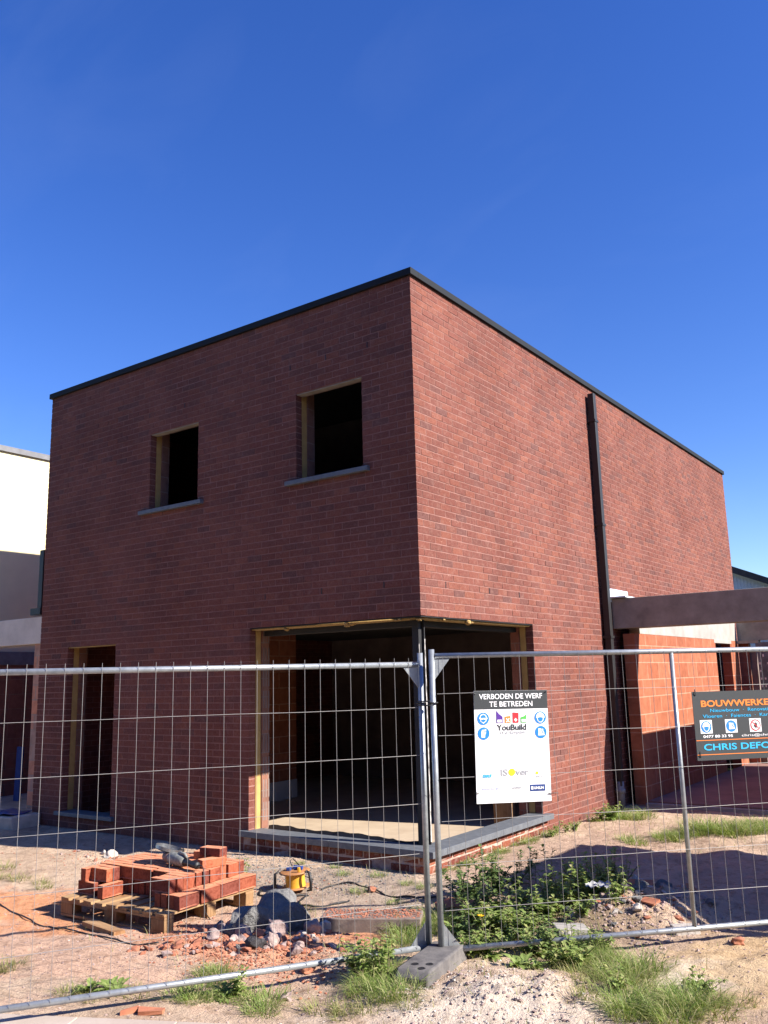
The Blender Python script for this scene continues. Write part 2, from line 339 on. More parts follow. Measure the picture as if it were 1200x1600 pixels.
# ------------------------------------------------------------------ ground
def ell(x, y, cx, cy, rx, ry, rot=0):
    dx, dy = x-cx, y-cy; c, s = cos(rot), sin(rot)
    u, v_ = (dx*c+dy*s)/rx, (-dx*s+dy*c)/ry
    return max(0, 1-(u*u+v_*v_))
def gz(x, y):
    p = Vector((x, y, 0))
    h = .035*noise.noise(p*.7) + .018*noise.noise(p*2.1)
    near = max(0, 1-max(0, sqrt((x-.5)**2+(y+1.5)**2)-4.5)/4)
    soft = 1.0
    if x < .3: soft = .45
    h += near*soft*(.012*noise.noise(p*6) + .010*noise.noise(p*15) + .006*noise.noise(p*34))
    # rubble heap beside the weeds
    e = ell(x, y, 2.2, -.35, .55, 1.0, -.5)
    h += e*e*(.20+.07*noise.noise(p*7)+.05*noise.noise(p*17))
    # churned pale soil in front of the fence
    e = ell(x, y, 2.15, -2.55, .95, .55, .75)
    h += e*(.07+.055*noise.noise(p*5)+.04*noise.noise(p*13)+.02*noise.noise(p*29))
    e = ell(x, y, 3.1, -1.2, .5, .35, .75)
    h += e*(.03+.03*noise.noise(p*9))
    # low bank under the sill and along the side wall
    e = ell(x, y, -.6, -.45, 2.2, .55, 0); h += .05*e
    e = ell(x, y, .35, -2.45, 1.0, .4, .4); h += .05*e*(1+noise.noise(p*8))
    if x > .12 and y > -.3: h += .03*min(1, (x-.12))*noise.noise(p*2.5)
    # shallow wheel ruts running along the fence on the left, and scuffed prints
    if near > 0 and x < 1.2:
        t_ = (x+.36)*.432-(y+4.15)*.902
        for c0 in (-.55, -1.75):
            q = (t_-c0+.12*noise.noise(Vector((x*.6, c0, 3)))) / .13
            if abs(q) < 1.6: h += near*(-.016*math.exp(-q*q*2)+.007*math.exp(-(abs(q)-1.15)**2*9))*(.6+.6*noise.noise(Vector((x*1.7, y*1.7, 5))))
    fp_ = noise.noise(Vector((x*3.1+9, y*3.1, 2)))
    if fp_ > .28: h -= near*min(.014, (fp_-.28)*.09)
    # keep flat at foundation, paving, carport slabs
    d = max(-6.9-x, x-0.0, -y, y-12.9)
    if d < .12: h = min(h, -.02) if d < 0 else h*max(0, d)/.12
    if x > 0 and y > 4.9: h = min(h, -.01)
    if x < -6.6 and y > 0: h = min(h, -.01)
    if d < 0: h = -.06
    # paving in the foreground left
    s_ = (x+.36)*.432 - (y+4.15)*.902   # >0 on camera side of the paving edge
    k = max(0, min(1, (s_+.25)/.35))
    h = h*(1-k*.85)
    return h
def axis(lo, hi, step, far):
    a = []; x = lo
    while x < hi: a.append(x); x += step
    s = step; x = a[-1]
    while x < far: s *= 1.28; x += s; a.append(x)
    s = step; x = lo; pre = []
    while x > -far: s *= 1.28; x -= s; pre.append(x)
    return pre[::-1]+a
xs = axis(-7.5, 4.6, .036, 400); ys = axis(-4.8, 3.2, .036, 400)
nx, ny = len(xs), len(ys)
gv = [(x, y, gz(x, y) if (abs(x) < 16 and abs(y) < 16) else 0) for y in ys for x in xs]
gf = [(j*nx+i, j*nx+i+1, (j+1)*nx+i+1, (j+1)*nx+i) for j in range(ny-1) for i in range(nx-1)]
m, n, b = new_mat('building_site_soil')
v = tex_coord(n)
def blob(cx, cy, rx, ry, rot, soft=.35, dist=.5):
    mp = n.nodes.new('ShaderNodeMapping'); mp.vector_type = 'TEXTURE'
    mp.inputs['Location'].default_value = (cx, cy, 0); mp.inputs['Rotation'].default_value = (0,0,rot); mp.inputs['Scale'].default_value = (rx, ry, 1)
    n.links.new(v, mp.inputs[0])
    ln = n.nodes.new('ShaderNodeVectorMath'); ln.operation = 'LENGTH'; n.links.new(mp.outputs[0], ln.inputs[0])
    nn = math_n(n, 'MULTIPLY', math_n(n, 'SUBTRACT', noise_t(n, 2.2, 7, .65, v), .5), dist*4)
    d = math_n(n, 'ADD', ln.outputs['Value'], nn)
    return ramp(n, [(max(0, 1-soft), (1,1,1)), (1.0, (0,0,0))], d)
nA = noise_t(n, 1.3, 8, .65, v); nB = noise_t(n, 11, 8, .7, v); nC = noise_t(n, 70, 6, .7, v)
c = ramp(n, [(.3,(.34,.25,.19)),(.5,(.46,.35,.27)),(.7,(.56,.44,.34))], nA)
c = mix(n, c, (.50,.34,.26), blob(-1.6,-3.0,2.6,1.5,0.2))                     # pinkish sand, left
c = mix(n, c, (.58,.27,.14), math_n(n,'MULTIPLY',blob(-2.2,-2.7,1.35,.75,.15), .85))           # brick dust beside the pallet
c = mix(n, c, (.50,.24,.14), math_n(n,'MULTIPLY',blob(.1,-2.45,1.0,.55,.35), .7))
c = mix(n, c, (.55,.26,.15), math_n(n,'MULTIPLY',blob(.6,-1.95,.6,.35,.5), .8))
c = mix(n, c, (.33,.27,.225), math_n(n,'MULTIPLY',blob(-.2,-.75,1.9,.7,.05), .8))      # grey soil under the sill
c = mix(n, c, (.38,.27,.215), math_n(n,'MULTIPLY',blob(.9,1.2,.9,2.4,0), .7))
c = mix(n, c, (.56,.49,.43), math_n(n,'MULTIPLY',blob(2.2,-2.75,1.05,.7,.75,.7,.6), .85))       # pale lime sand
c = mix(n, c, (.60,.54,.46), math_n(n,'MULTIPLY',blob(3.05,-1.45,.5,.3,.7), .7))
c = mix(n, c, (.50,.36,.21), math_n(n,'MULTIPLY',blob(3.6,-.9,1.0,.9,.7), .75))       # yellowish sand right
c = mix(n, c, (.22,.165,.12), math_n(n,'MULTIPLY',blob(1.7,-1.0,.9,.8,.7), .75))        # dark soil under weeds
c = mix(n, (.075,.095,.035), c, blob(-1.5,0,11,9,0,.1,.1))                           # rough grass beyond the site
c = mix(n, c, mix(n, c, (.6,.56,.52), 1, 'MULTIPLY'), ramp(n, [(.5,(0,0,0)),(.68,(1,1,1))], nB))
c = mix(n, c, mix(n, c, (1.25,1.22,1.2), 1, 'MULTIPLY'), ramp(n, [(.55,(0,0,0)),(.7,(1,1,1))], nC))
c = mix(n, c, (1.02, .99, .93), 1, 'MULTIPLY')
n.links.new(c, b.inputs['Base Color']); b.inputs['Roughness'].default_value = .97; b.inputs['Specular IOR Level'].default_value = .1
hh = math_n(n, 'ADD', math_n(n, 'MULTIPLY', nB, .8), math_n(n, 'MULTIPLY', nC, .35))
bump(n, b, hh, 1.0, .045)
M['soil'] = m
mb = MB(); mb.v = gv; mb.f = gf
tag(mb.build('ground', m, smooth=True), kind='structure')

# paving slab strip (camera side of the fence, left)
def pave():  # strip between fence and kerb
    mm, n, b = new_mat('dusty_concrete_paving'); v = tex_coord(n)
    c = ramp(n, [(.3,(.34,.28,.23)),(.7,(.44,.37,.32))], noise_t(n, 3, 8, .7, v))
    c = mix(n, c, (.36,.29,.24), ramp(n, [(.45,(0,0,0)),(.6,(1,1,1))], noise_t(n, 1.1, 6, .6, v)))
    n.links.new(c, b.inputs['Base Color']); b.inputs['Roughness'].default_value = .95
    bump(n, b, noise_t(n, 60, 6, .7, v), .4, .006)
    A = Vector((-.36,-4.17,0)); u = Vector((.902,.432,0)); p = Vector((.432,-.902,0))
    mb = MB()
    L = .6; k = -14
    while k*L < 4.0:
        for r_ in range(5):
            a0 = k*L+.004; a1 = (k+1)*L-.004
            b0 = .13+r_*.58+.003; b1 = .13+(r_+1)*.58-.003
            zz = .012+random.uniform(-.002,.002)
            q = [A+u*a0+p*b0, A+u*a1+p*b0, A+u*a1+p*b1, A+u*a0+p*b1]
            vs = [(x.x,x.y,-.05) for x in q]+[(x.x,x.y,zz) for x in q]
            mb.add(vs, [(0,1,2,3),(7,6,5,4),(0,4,5,1),(1,5,6,2),(2,6,7,3),(3,7,4,0)])
        k += 1
    tag(mb.build('pavement', mm, bevel=.004), kind='structure')
pave()
def road():
    A = Vector((-.36,-4.17,0)); u = Vector((.902,.432,0)); p = Vector((.432,-.902,0))
    def strip(b0, b1, z0, z1, name, mat):
        q = [A+u*-70+p*b0, A+u*70+p*b0, A+u*70+p*b1, A+u*-70+p*b1]
        mb = MB(); mb.add([(x.x,x.y,z0) for x in q]+[(x.x,x.y,z1) for x in q], [(0,1,2,3),(7,6,5,4),(0,4,5,1),(1,5,6,2),(2,6,7,3),(3,7,4,0)])
        return tag(mb.build(name, mat), kind='structure')
    strip(3.02, 3.14, -.1, .06, 'kerb', M['concrete_dark'])
    strip(3.145, 10.0, -.1, .03, 'road', simple('asphalt', (.055,.055,.057), .9, var=.2, vscale=6, bmp=.6, bscale=120, bdist=.004))
    strip(10.005, 10.12, -.1, .06, 'kerb', M['concrete_dark'])
road()

# ------------------------------------------------------------------ the brick house
CH = .07722; H = 80*CH; Lx = 6.6; Wy = 12.5
house = empty('brick_house', (0,0,0), 0, 'two storey red brick house under construction with flat roof and open corner window', 'house')
front_holes = [(-2.4, .2, 2*CH, 32*CH), (-5.93, -4.87, 2*CH, 31*CH), (-1.66, -.69, 53*CH, 67*CH), (-4.27, -3.33, 53*CH, 67*CH)]
side_holes = [(-.2, 2.52, 2*CH, 32*CH)]
def free(u0, u1, z, holes, grow=0):
    iv = [(u0, u1)]
    for a, b_, z0, z1 in holes:
        if z0-grow < z < z1+grow:
            nv = []
            for s, e in iv:
                if b_+grow <= s or a-grow >= e: nv.append((s, e)); continue
                if a-grow > s: nv.append((s, a-grow))
                if b_+grow < e: nv.append((b_+grow, e))
            iv = nv
    return iv
def to3(face, u, d, z): return (u, d, z) if face == 'F' else (-d, u, z)
def slab_layer(mb, face, u0, u1, z0, z1, d0, d1, holes, grow=0):
    zs = sorted({z0, z1, *[min(max(h[2]-grow, z0), z1) for h in holes], *[min(max(h[3]+grow, z0), z1) for h in holes]})
    for a, b_ in zip(zs, zs[1:]):
        for s, e in free(u0, u1, (a+b_)/2, [(h[0], h[1], h[2]-grow, h[3]+grow) for h in holes] if grow else holes, 0):
            # widen sideways
            P = [to3(face, s, d0, a), to3(face, e, d1, b_)]
            lo = tuple(min(P[0][i], P[1][i]) for i in range(3)); hi = tuple(max(P[0][i], P[1][i]) for i in range(3))
            mb.box(lo, hi)
WEEPS = []
def brick_face(mb, face, holes, k0=0, k1=80):
    J = .0115; BL = .21; B = BL+J
    for k in range(k0, k1):
        z0 = k*CH+J*.5; z1 = (k+1)*CH-J*.5; zm = (k+.5)*CH
        if face == 'F': u0, u1 = -Lx, (0 if k % 2 == 0 else -.1-J)
        else: u0, u1 = (0 if k % 2 else .1+J), Wy
        for s, e in free(u0, u1, zm, holes):
            if face == 'F':
                edge = e; cur = e; first = True
                ph = 0 if (k % 2 == 0) else 0
                # start stretcher at the corner end; elsewhere keep bond phase
                off = (0 if k % 2 == 0 else .1+J)
                t = -off if abs(e-u1) < 1e-6 else None
                x = 0 - off
                marks = [x - i*B for i in range(40)]
                cuts = [e]+[q for q in marks if s+.045 < q < e-.045]+[s]
            else:
                off = (0 if k % 2 else .1+J)
                marks = [off+i*B for i in range(70)]
                cuts = [s]+[q for q in marks if s+.045 < q < e-.045]+[e]
            for a, b_ in zip(cuts, cuts[1:]):
                lo, hi = min(a, b_), max(a, b_)
                gl = J*.5 if lo > s+1e-6 else 0; gr = J*.5 if hi < e-1e-6 else 0
                if face == 'F' and abs(hi) < 1e-6: gr = 0
                if face == 'S' and abs(lo) < 1e-6: gl = 0
                d0 = max(-.002, min(.0016, random.gauss(0, .0009))); d1 = .1
                weep = (k in (34, 35) and False)
                P = [to3(face, lo+gl, d0, z0), to3(face, hi-gr, d1, z1)]
                A_ = tuple(min(P[0][i], P[1][i]) for i in range(3)); B_ = tuple(max(P[0][i], P[1][i]) for i in range(3))
                mb.box(A_, B_, .0013)
for face, holes, nm in (('F', front_holes, 'front_wall'), ('S', side_holes, 'side_wall')):
    mb = MB(); brick_face(mb, face, holes)
    wall = mb.build(nm, M['brick'], house)
    mb = MB()
    if face == 'F': slab_layer(mb, 'F', -Lx+.004, -.004, -.1, H-.002, .0034, .098, [(h[0]-.003, h[1]+.003, h[2]-.003, h[3]+.003) for h in holes])
    else: slab_layer(mb, 'S', .1, Wy-.004, -.1, H-.002, .0034, .098, [(h[0]-.003, h[1]+.003, h[2]-.003, h[3]+.003) for h in holes])
    mb.build('mortar', M['mortar'], wall)
    # weep slits: open vertical joints, recessed dark strips
    mb = MB()
    if face == 'F':
        for k, us in ((36,(-2.15,-1.3,-.45)),(35,(-5.8,-4.9)),(71,(-1.75,-1.2,-.6)),(70,(-4.3,-3.6))):
            for u in us:
                MB().box((u-.005, -.0035, k*CH+.006), (u+.005, .01, (k+1)*CH-.006)).build('weep_slit', M['membrane'], wall)
    else:
        for k, us in ((36,(.5,1.45,2.2)),(4,(2.95,4.0))):
            for u in us:
                MB().box((-.01, u-.006, k*CH+.006), (.0035, u+.006, (k+1)*CH-.006)).build('weep_slit', M['membrane'], wall)
# plinth bricks under the corner window, smeared with pale mortar
mb = MB(); mm_ = MB()
for r_ in range(-1, 2):
    z0, z1 = r_*CH+.012, (r_+1)*CH-.008
    x = -2.46+(.11 if r_ % 2 else 0)
    while x < -.02:
        mb.box((x, -.012+random.uniform(-.006,.006), z0), (min(x+.205, .0), .09, z1), .004); x += .225
    y = .1+(.11 if r_ % 2 else 0)
    while y < 2.56:
        mb.box((-.09, y, z0), (.012+random.uniform(-.006,.006), min(y+.205, 2.58), z1), .004); y += .225
    mb.box((-.09,-.012,z0),(.012,.088,z1),.003)
mm_.box((-2.47,-.006,-.1),(.006,.08,.152)); mm_.box((-.08,.08,-.1),(.007,2.57,.152))
pl = mb.build('plinth', M['plinth_brick'], house); mm_.build('plinth_mortar', M['mortar_white'], pl)
# insulation and inner leaf
def grown(hs, g=0): return [(a-g, b_+g, c_, d_) for a, b_, c_, d_ in hs]
def up(hs, a_, b2, g=0): return [(a+a_-g, b_+b2+g, c_-g, (d_+.13+g if c_ > 2 else d_+g)) for a, b_, c_, d_ in hs]
mb = MB(); slab_layer(mb, 'F', -Lx+.1, -.105, 0, H-.05, .105, .185, up(front_holes, .004, 0)); slab_layer(mb, 'S', .185, Wy-.1, 0, H-.05, .105, .185, up(side_holes, 0, -.004))
ins = mb.build('insulation', M['insul'], house)
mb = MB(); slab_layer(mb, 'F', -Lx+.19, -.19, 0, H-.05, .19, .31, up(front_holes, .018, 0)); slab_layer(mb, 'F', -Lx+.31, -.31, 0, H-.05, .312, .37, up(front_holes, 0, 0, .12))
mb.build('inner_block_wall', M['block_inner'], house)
mb = MB(); slab_layer(mb, 'S', .312, Wy-.2, 0, H-.05, .19, .31, up(side_holes, 0, -.018)); slab_layer(mb, 'S', .375, Wy-.2, 0, H-.05, .312, .37, up(side_holes, 0, 0, .12))
mb.build('inner_block_wall', M['block_xz'], house)
# loose darker blocks in the jamb edges (broken edges of blockwork)
# far and left walls
mb = MB(); mb.box((-Lx, .1, -.1), (-Lx+.37, Wy, H-.002)); mb.build('left_wall', M['hidden_brick'], house)
mb = MB(); mb.box((-Lx+.37, Wy-.37, -.1), (-.004, Wy, H-.002)); mb.build('rear_wall', M['hidden_brick_x'], house)
# floors and slabs
mb = MB(); mb.box((-Lx+.37, .37, -.1), (-.37, Wy-.37, .05)); mb.box((-2.38, .21, -.1), (-.2, .37, .05)); mb.box((-.37,.21,-.1),(-.19,2.5,.05)); mb.build('ground_floor', M['floor'], house)
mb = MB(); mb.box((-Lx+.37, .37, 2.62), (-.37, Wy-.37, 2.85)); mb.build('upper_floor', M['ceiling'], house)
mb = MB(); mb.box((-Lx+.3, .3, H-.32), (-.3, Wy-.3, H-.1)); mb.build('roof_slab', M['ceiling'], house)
# internal partitions
mb = MB(); mb.box((-4.84, .37, .05), (-4.7, 3.4, 2.62)); pt = mb.build('partition', M['block_yz'], house)
mb = MB(); mb.box((-4.70, .37, .052), (-4.685, 3.4, .33)); mb.build('plaster_band', M['plaster'], pt)
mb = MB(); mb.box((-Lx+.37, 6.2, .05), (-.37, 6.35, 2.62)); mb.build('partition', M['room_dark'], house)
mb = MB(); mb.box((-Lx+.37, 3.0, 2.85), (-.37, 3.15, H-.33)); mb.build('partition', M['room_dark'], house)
# inner beam above the corner opening, soffit
mb = MB(); mb.box((-2.38, .225, 2.385), (-.37, .37, 2.449)); mb.box((-.37, .225, 2.385), (-.225, 2.5, 2.449)); mb.build('steel_beam', M['steel_dark'], house)
mb = MB()
mb.box((-2.4,.002,2.462),(-.002,.1,2.468)); mb.box((-.1,.1,2.462),(-.002,2.515,2.468))
mb.build('steel_angle', M['steel_dark'], house)
mb = MB()
mb.box((-2.39,.03,2.445),(-.1,.215,2.460)); mb.box((-.21,.1,2.445),(-.03,2.5,2.460))
for p, r_ in (((-1.85,.04,2.44),.035),((-1.0,.04,2.44),.05),((-.93,.05,2.445),.035),((-.3,.04,2.445),.03),((-.05,.06,2.44),.03),((-.03,.45,2.445),.03),((-.03,.95,2.44),.045),((-.03,1.02,2.44),.04)):
    for i in range(3): mb.rock((p[0]+random.uniform(-.03,.03), p[1]+random.uniform(-.02,.02), p[2]+random.uniform(-.01,.01)), r_*random.uniform(.6,1), seed=random.randint(0,99), sub=2, flat=.6)
mb.build('foam_seal', M['foam'], house, smooth=True)
# steel corner column (H section)
cx, cy = -.205, .235
mb = MB()
mb.box((cx-.04, cy-.04, .22), (cx+.04, cy+.04, 2.444)); mb.box((cx+.043, cy+.02, .22), (cx+.07, cy+.035, 2.444))
mb.box((cx-.09, cy-.08, .205), (cx+.09, cy+.08, .2195))
cl = mb.build('corner_column', M['steel_dark'], house)
# scraped bright edge on the column
mm, n, b = new_mat('scraped_steel_edge'); v = tex_coord(n, (60,60,9))
n.links.new(ramp(n, [(.42,(.03,.03,.032)),(.55,(.5,.47,.44))], noise_t(n,1,6,.7,v)), b.inputs['Base Color']); b.inputs['Roughness'].default_value=.6
mb = MB(); mb.box((cx+.0702, cy+.018, .25), (cx+.0725, cy+.036, 2.25)); mb.build('scraped_edge', mm, cl)
MB().box((cx+.040, cy-.0425, .3), (cx+.0435, cy-.034, 2.2)).build('scraped_edge', mm, cl)
# bluestone sills
def sill(name, a, b_): 
    o = MB().box(a, b_).build(name, M['bluestone'], house, bevel=.004); return o
mb = MB(); mb.box((-2.5,-.06,.16),(-1.2,.2,.222)); mb.box((-1.197,-.06,.16),(.09,.2,.222)); mb.box((-.19,.203,.16),(.09,1.35,.222)); mb.box((-.19,1.353,.16),(.09,2.62,.222))
mb.build('corner_sill', M['bluestone'], house, bevel=.003)
# fix: the parts of the sill beyond the opening sit in the brickwork
sill('window_sill', (-1.80,-.055,4.075), (-.60,.1,4.128)); sill('window_sill', (-4.43,-.055,4.075), (-3.22,.1,4.128))
sill('door_sill', (-6.02,-.05,.155), (-4.78,.2,.205))
for (a, b_) in ((-1.66,-.69), (-4.27,-3.33)):
    MB().box((a+.004,.1,4.06),(b_-.004,.37,4.10)).build('window_ledge', M['bluestone'], house)
# bits of pale packer on sills
for (x,y,z) in ((-1.60,.11,4.10),(-4.2,.11,4.10)):
    MB().box((x-.03,y-.012,z),(x+.03,y+.05,z+.07),.006).build('packer', M['stone_white'], house)
# lintel soffit boards of the upper windows
for (a, b_, z) in ((-1.66,-.69,67*CH), (-4.27,-3.33,67*CH), (-5.93,-4.87,31*CH)):
    MB().box((a+.003,.012,z-.012),(b_-.003,.10,z-.003)).build('window_lintel', M['insul'] if z < 4 else M['concrete_dark'], house)
    if z > 4: MB().box((a+.003,.101,z-.01),(b_-.003,.125,z+.13)).build('lintel_board', M['room_dark'], house)
# membrane kerb behind the left sill (wavy)
mb = MB(); N = 40; vs = []; fs = []
for i in range(N+1):
    x = -2.3+ i*(2.02/N); h_ = .256+.008*sin(i*.35)+.005*sin(i*1.3) - (.02 if i > 34 else 0)
    yy = .235+.012*sin(i*.5)
    vs += [(x,yy-.03,.2),(x,yy-.008,h_),(x,yy+.012,h_-.002),(x,yy+.02,.05)]
for i in range(N):
    for k in range(3): fs.append((i*4+k,(i+1)*4+k,(i+1)*4+k+1,i*4+k+1))
mb.add(vs, fs); mb.build('membrane', M['membrane'], house, smooth=True)
# broken block edges of the left jamb: grooves of the hollow blocks
mb = MB()
for i in range(9):
    z = .3+i*.25
    for yy in (.25, .29, .335): mb.box((-2.384, yy-.04, z), (-2.3795, yy-.022, z+.2))
mb.build('block_groove', M['room_dark'], house)
# things inside seen dimly: timber offcut by the right jamb
MB().box((-.62,2.42,.05),(-.37,2.5,.42)).build('timber_offcut', M['wood_z'], house)
# roof edge trim
mb = MB(); z0, z1 = H-.006, H+.072
mb.box((-Lx-.035,-.035,z0),(.035,0.12,z1)); mb.box((-.12,.12,z0),(.035,Wy+.035,z1)); mb.box((-Lx-.035,.12,z0),(-Lx+.12,Wy+.035,z1)); mb.box((-Lx+.12,Wy-.12,z0),(-.12,Wy+.035,z1))
tr = mb.build('roof_trim', M['black_alu'], house, bevel=.004)
# downpipe on the side wall
mb = MB(); mb.box((.03,4.77,.30),(.125,4.87,6.05)); dp = mb.build('downpipe', M['pipe'], house, bevel=.006)
for z in (.9,2.35,4.0,5.6): MB().box((.0,4.755,z),(.135,4.885,z+.035)).build('pipe_bracket', M['pipe'], dp)
mb = MB(); mb.tube([(.08,4.82,.02),(.08,4.82,.36)],.055,16); mb.lathe([(.055,.2),(.07,.2),(.07,.26),(.055,.26)],16,(.08,4.82,0)); mb.build('pipe_shoe', simple('grey_pvc',(.3,.3,.31),.5), dp, smooth=True)
# left downpipe down onto the left carport
mb = MB(); mb.box((-6.76,.02,3.0),(-6.66,.12,3.86)); mb.box((-6.90,.0,2.90),(-6.65,.13,3.0)); mb.build('downpipe', M['pipe'], house, bevel=.005)

# ------------------------------------------------------------------ carports
cp = empty('carport', (0,5.2,0), 0, 'open carport frame with orange block wall and grey concrete beam right of the brick house', 'carport')
def part(mb, name, mat, par, **k):
    # vertices are written in world coordinates; shift into the parent's frame
    L = par.matrix_world.translation if False else Vector(par.location)
    rz = par.rotation_euler.z; c_, s_ = cos(-rz), sin(-rz)
    nv = []
    for p in mb.v:
        x, y, z = p[0]-L.x, p[1]-L.y, p[2]-L.z
        nv.append((x*c_-y*s_, x*s_+y*c_, z))
    mb.v = nv
    return mb.build(name, mat, par, **k)
mb = MB()   # block wall with a doorway
mb.box((.13,5.24,-.1),(.3,9.5,2.42)); mb.box((.13,10.54,-.1),(.3,11.1,2.42))
part(mb, 'block_wall', M['block_yz'], cp)
mb = MB(); mb.box((.13,5.5,2.422),(.297,11.1,2.95)); mb.box((.12,9.42,2.36),(.306,10.62,2.425)); part(mb, 'ring_beam', M['concrete'], cp, bevel=.004)
mb = MB(); mb.box((.005,5.2,2.5),(3.4,5.49,2.945)); part(mb, 'concrete_beam', M['concrete_dark'], cp, bevel=.006)
mb = MB(); mb.box((.31,11.1,2.43),(3.4,11.35,2.93)); mb.box((.3,11.0,2.37),(.72,11.2,2.428)); part(mb, 'rear_beam', M['concrete_dark'], cp)
mb = MB(); mb.box((.3,11.14,-.1),(.5,11.32,2.37)); part(mb, 'rear_pillar', M['block_xz'], cp)
mb = MB(); mb.box((.5,11.2,-.05),(.62,11.28,2.3)); part(mb, 'door_frame', M['room_dark'], cp)
mb = MB(); mb.box((3.1,5.5,-.1),(3.3,11.1,2.93)); mb.box((3.1,5.22,-.1),(3.3,5.48,2.499)); part(mb, 'far_block_wall', M['block_yz'], cp)
mb = MB(); mb.box((.005,5.14,2.955),(.25,5.6,2.975)); mb.box((.004,5.16,2.9),(.012,5.9,3.1)); part(mb, 'lead_flashing', M['cladding'], cp)
mb = MB(); mb.box((.305,5.25,-.1),(3.1,11.1,.055)); part(mb, 'carport_floor', M['carport_floor'], cp)
mb = MB(); mb.box((.305,5.16,-.1),(3.3,5.247,.035)); part(mb, 'floor_edge', M['concrete'], cp)
cl_ = empty('carport', (-6.6,0.0,0), 0, 'carport frame with pale concrete beam left of the brick house', 'carport')
mb = MB(); mb.box((-9.49,.03,2.48),(-6.605,.32,2.87)); part(mb, 'concrete_beam', simple('pale_precast_concrete', (1.0,.86,.7), .85, var=.06, vscale=3, c2=(.8,.68,.54)), cl_, bevel=.005)
mm = block_mat('terracotta_pillar_end', (1.0,.4,.22), (.62,.42,.32), (.6,.42,.32), .3, .21, 'XZ', .012)
mb = MB(); mb.box((-6.83,.06,.18),(-6.605,.30,2.478)); part(mb, 'block_pillar', mm, cl_)
mb = MB(); mb.box((-6.85,.305,-.1),(-6.63,5.5,2.9)); part(mb, 'block_wall', M['block_yz'], cl_)
mb = MB(); mb.box((-9.45,5.5,-.1),(-6.63,5.7,2.5)); part(mb, 'rear_wall', M['block_xz'], cl_)
mb = MB(); mb.box((-9.49,-.1,-.1),(-9.40,5.49,2.25)); part(mb, 'side_block_wall', M['block_brown'], cl_)
mb = MB(); mb.box((-9.49,-.1,2.252),(-9.39,5.49,2.478)); part(mb, 'side_lintel', simple('blue_grey_board_side',(.17,.19,.25),.7), cl_)
mb = MB(); mb.box((-9.45,5.48,2.5),(-6.63,5.7,2.9)); part(mb, 'rear_beam', simple('blue_grey_board',(.2,.22,.28),.7), cl_)
mb = MB(); mb.box((-9.45,.3,-.1),(-6.86,5.5,.06)); part(mb, 'carport_floor', M['concrete_dark'], cl_)

# ------------------------------------------------------------------ neighbours and background
nb = empty('white_house', (-9.5,0,0), 0, 'white rendered house with thin grey roof edge behind the left carport', 'house')
mb = MB(); mb.box((-17,-.2,-.1),(-9.5,12.5,6.05)); part(mb, 'wall', M['white_render'], nb)
mb = MB(); mb.box((-17.04,-.24,6.05),(-9.45,12.54,6.15)); part(mb, 'roof_trim', simple('grey_trim',(.2,.2,.21),.5), nb)
mb = MB()
for (x, z0_) in ((-12,.1),(-15,.1),(-12,3.6),(-15,3.6)): mb.box((x-.6,-.215,z0_+.5),(x+.6,-.195,z0_+2.0))
part(mb, 'window', M['room_dark'], nb)

fb = empty('far_house', (-3,22,0), 0, 'pale blue clad gable house behind the carport at the right edge', 'house')
mb = MB(); mb.prism([(-9.3,-.1),(3.2,-.1),(3.2,2.55),(-3.2,5.35),(-9.3,2.55)], 'Y', 21.5, 29)
part(mb, 'wall', M['cladding'], fb)
mb = MB()
for sx in (1,-1):
    vs_ = [(-3.2,5.35),(-3.2+sx*6.9,5.35-6.9*.4375),(-3.2+sx*6.9,5.55-6.9*.4375),(-3.2,5.57)]
    mb.prism(vs_, 'Y', 21.2, 29.3)
part(mb, 'roof', M['roof_dark'], fb)
mb = MB()
for i in range(60):
    x = -3.0+i*.1
    mb.box((x, 21.485, 0), (x+.02, 21.498, max(.3, 5.3-(x+3.2)*.4375)))
part(mb, 'cladding_rib', simple('pale_rib',(.95,1.05,1.15),.6), fb)

# perforated sheet at the back of the carport
sh = empty('dotted_sheet', (1.1,12.6,0), 0, 'pale blue grey sheet with rows of white dots seen through the carport', 'sheet')
mb = MB(); mb.box((.3,12.6,0),(2.6,12.63,2.43)); part(mb, 'sheet', simple('foil_sheet',(.25,.31,.38),.4,.2,var=.25,vscale=5), sh)
mb = MB()
for r_ in range(14):
    for c2 in range(28):
        if random.random() < .75:
            x = .34+c2*.08; z = .2+r_*.16; mb.box((x,12.594,z),(x+.03,12.599,z+.035+.02*random.random()))
part(mb, 'dot', M['ink_white'], sh)

def tree(x, y, h, r_, label):
    t = empty('tree', (x,y,0), 0, label, 'tree')
    rnd = random.Random(int(x*10)+5)
    mb = MB(); mb.tube([(0,0,0),(.1,0,h*.4),(0,.1,h*.8)],[.18,.12,.05],8)
    for i in range(9):
        a = i*2.4; z = h*(.35+.05*i); mb.tube([(0,0,z),(cos(a)*r_*.6,sin(a)*r_*.6,z+h*.14)],[.05,.015],5)
    mb.build('trunk', M['bark'], t, smooth=True)
    mb = MB()
    for i in range(3200):
        cl = rnd.random(); th = rnd.uniform(0,2*pi); zz = rnd.random()
        rr = r_*sqrt(rnd.random())*(1.05-.75*zz)*(1+.35*sin(th*3+zz*9))
        c_ = Vector((cos(th)*rr, sin(th)*rr, h*(.3+.75*zz)))
        d = Vector((rnd.uniform(-1,1), rnd.uniform(-1,1), rnd.uniform(-.2,1))).normalized(); s_ = d.cross(Vector((rnd.uniform(-1,1),rnd.uniform(-1,1),.1))).normalized()
        l_ = rnd.uniform(.12,.24)
        mb.add([c_, c_+d*l_*.5+s_*l_*.3, c_+d*l_, c_+d*l_*.5-s_*l_*.3], [(0,1,2,3)])
    mb.build('crown', M['tree_leaf'], t)
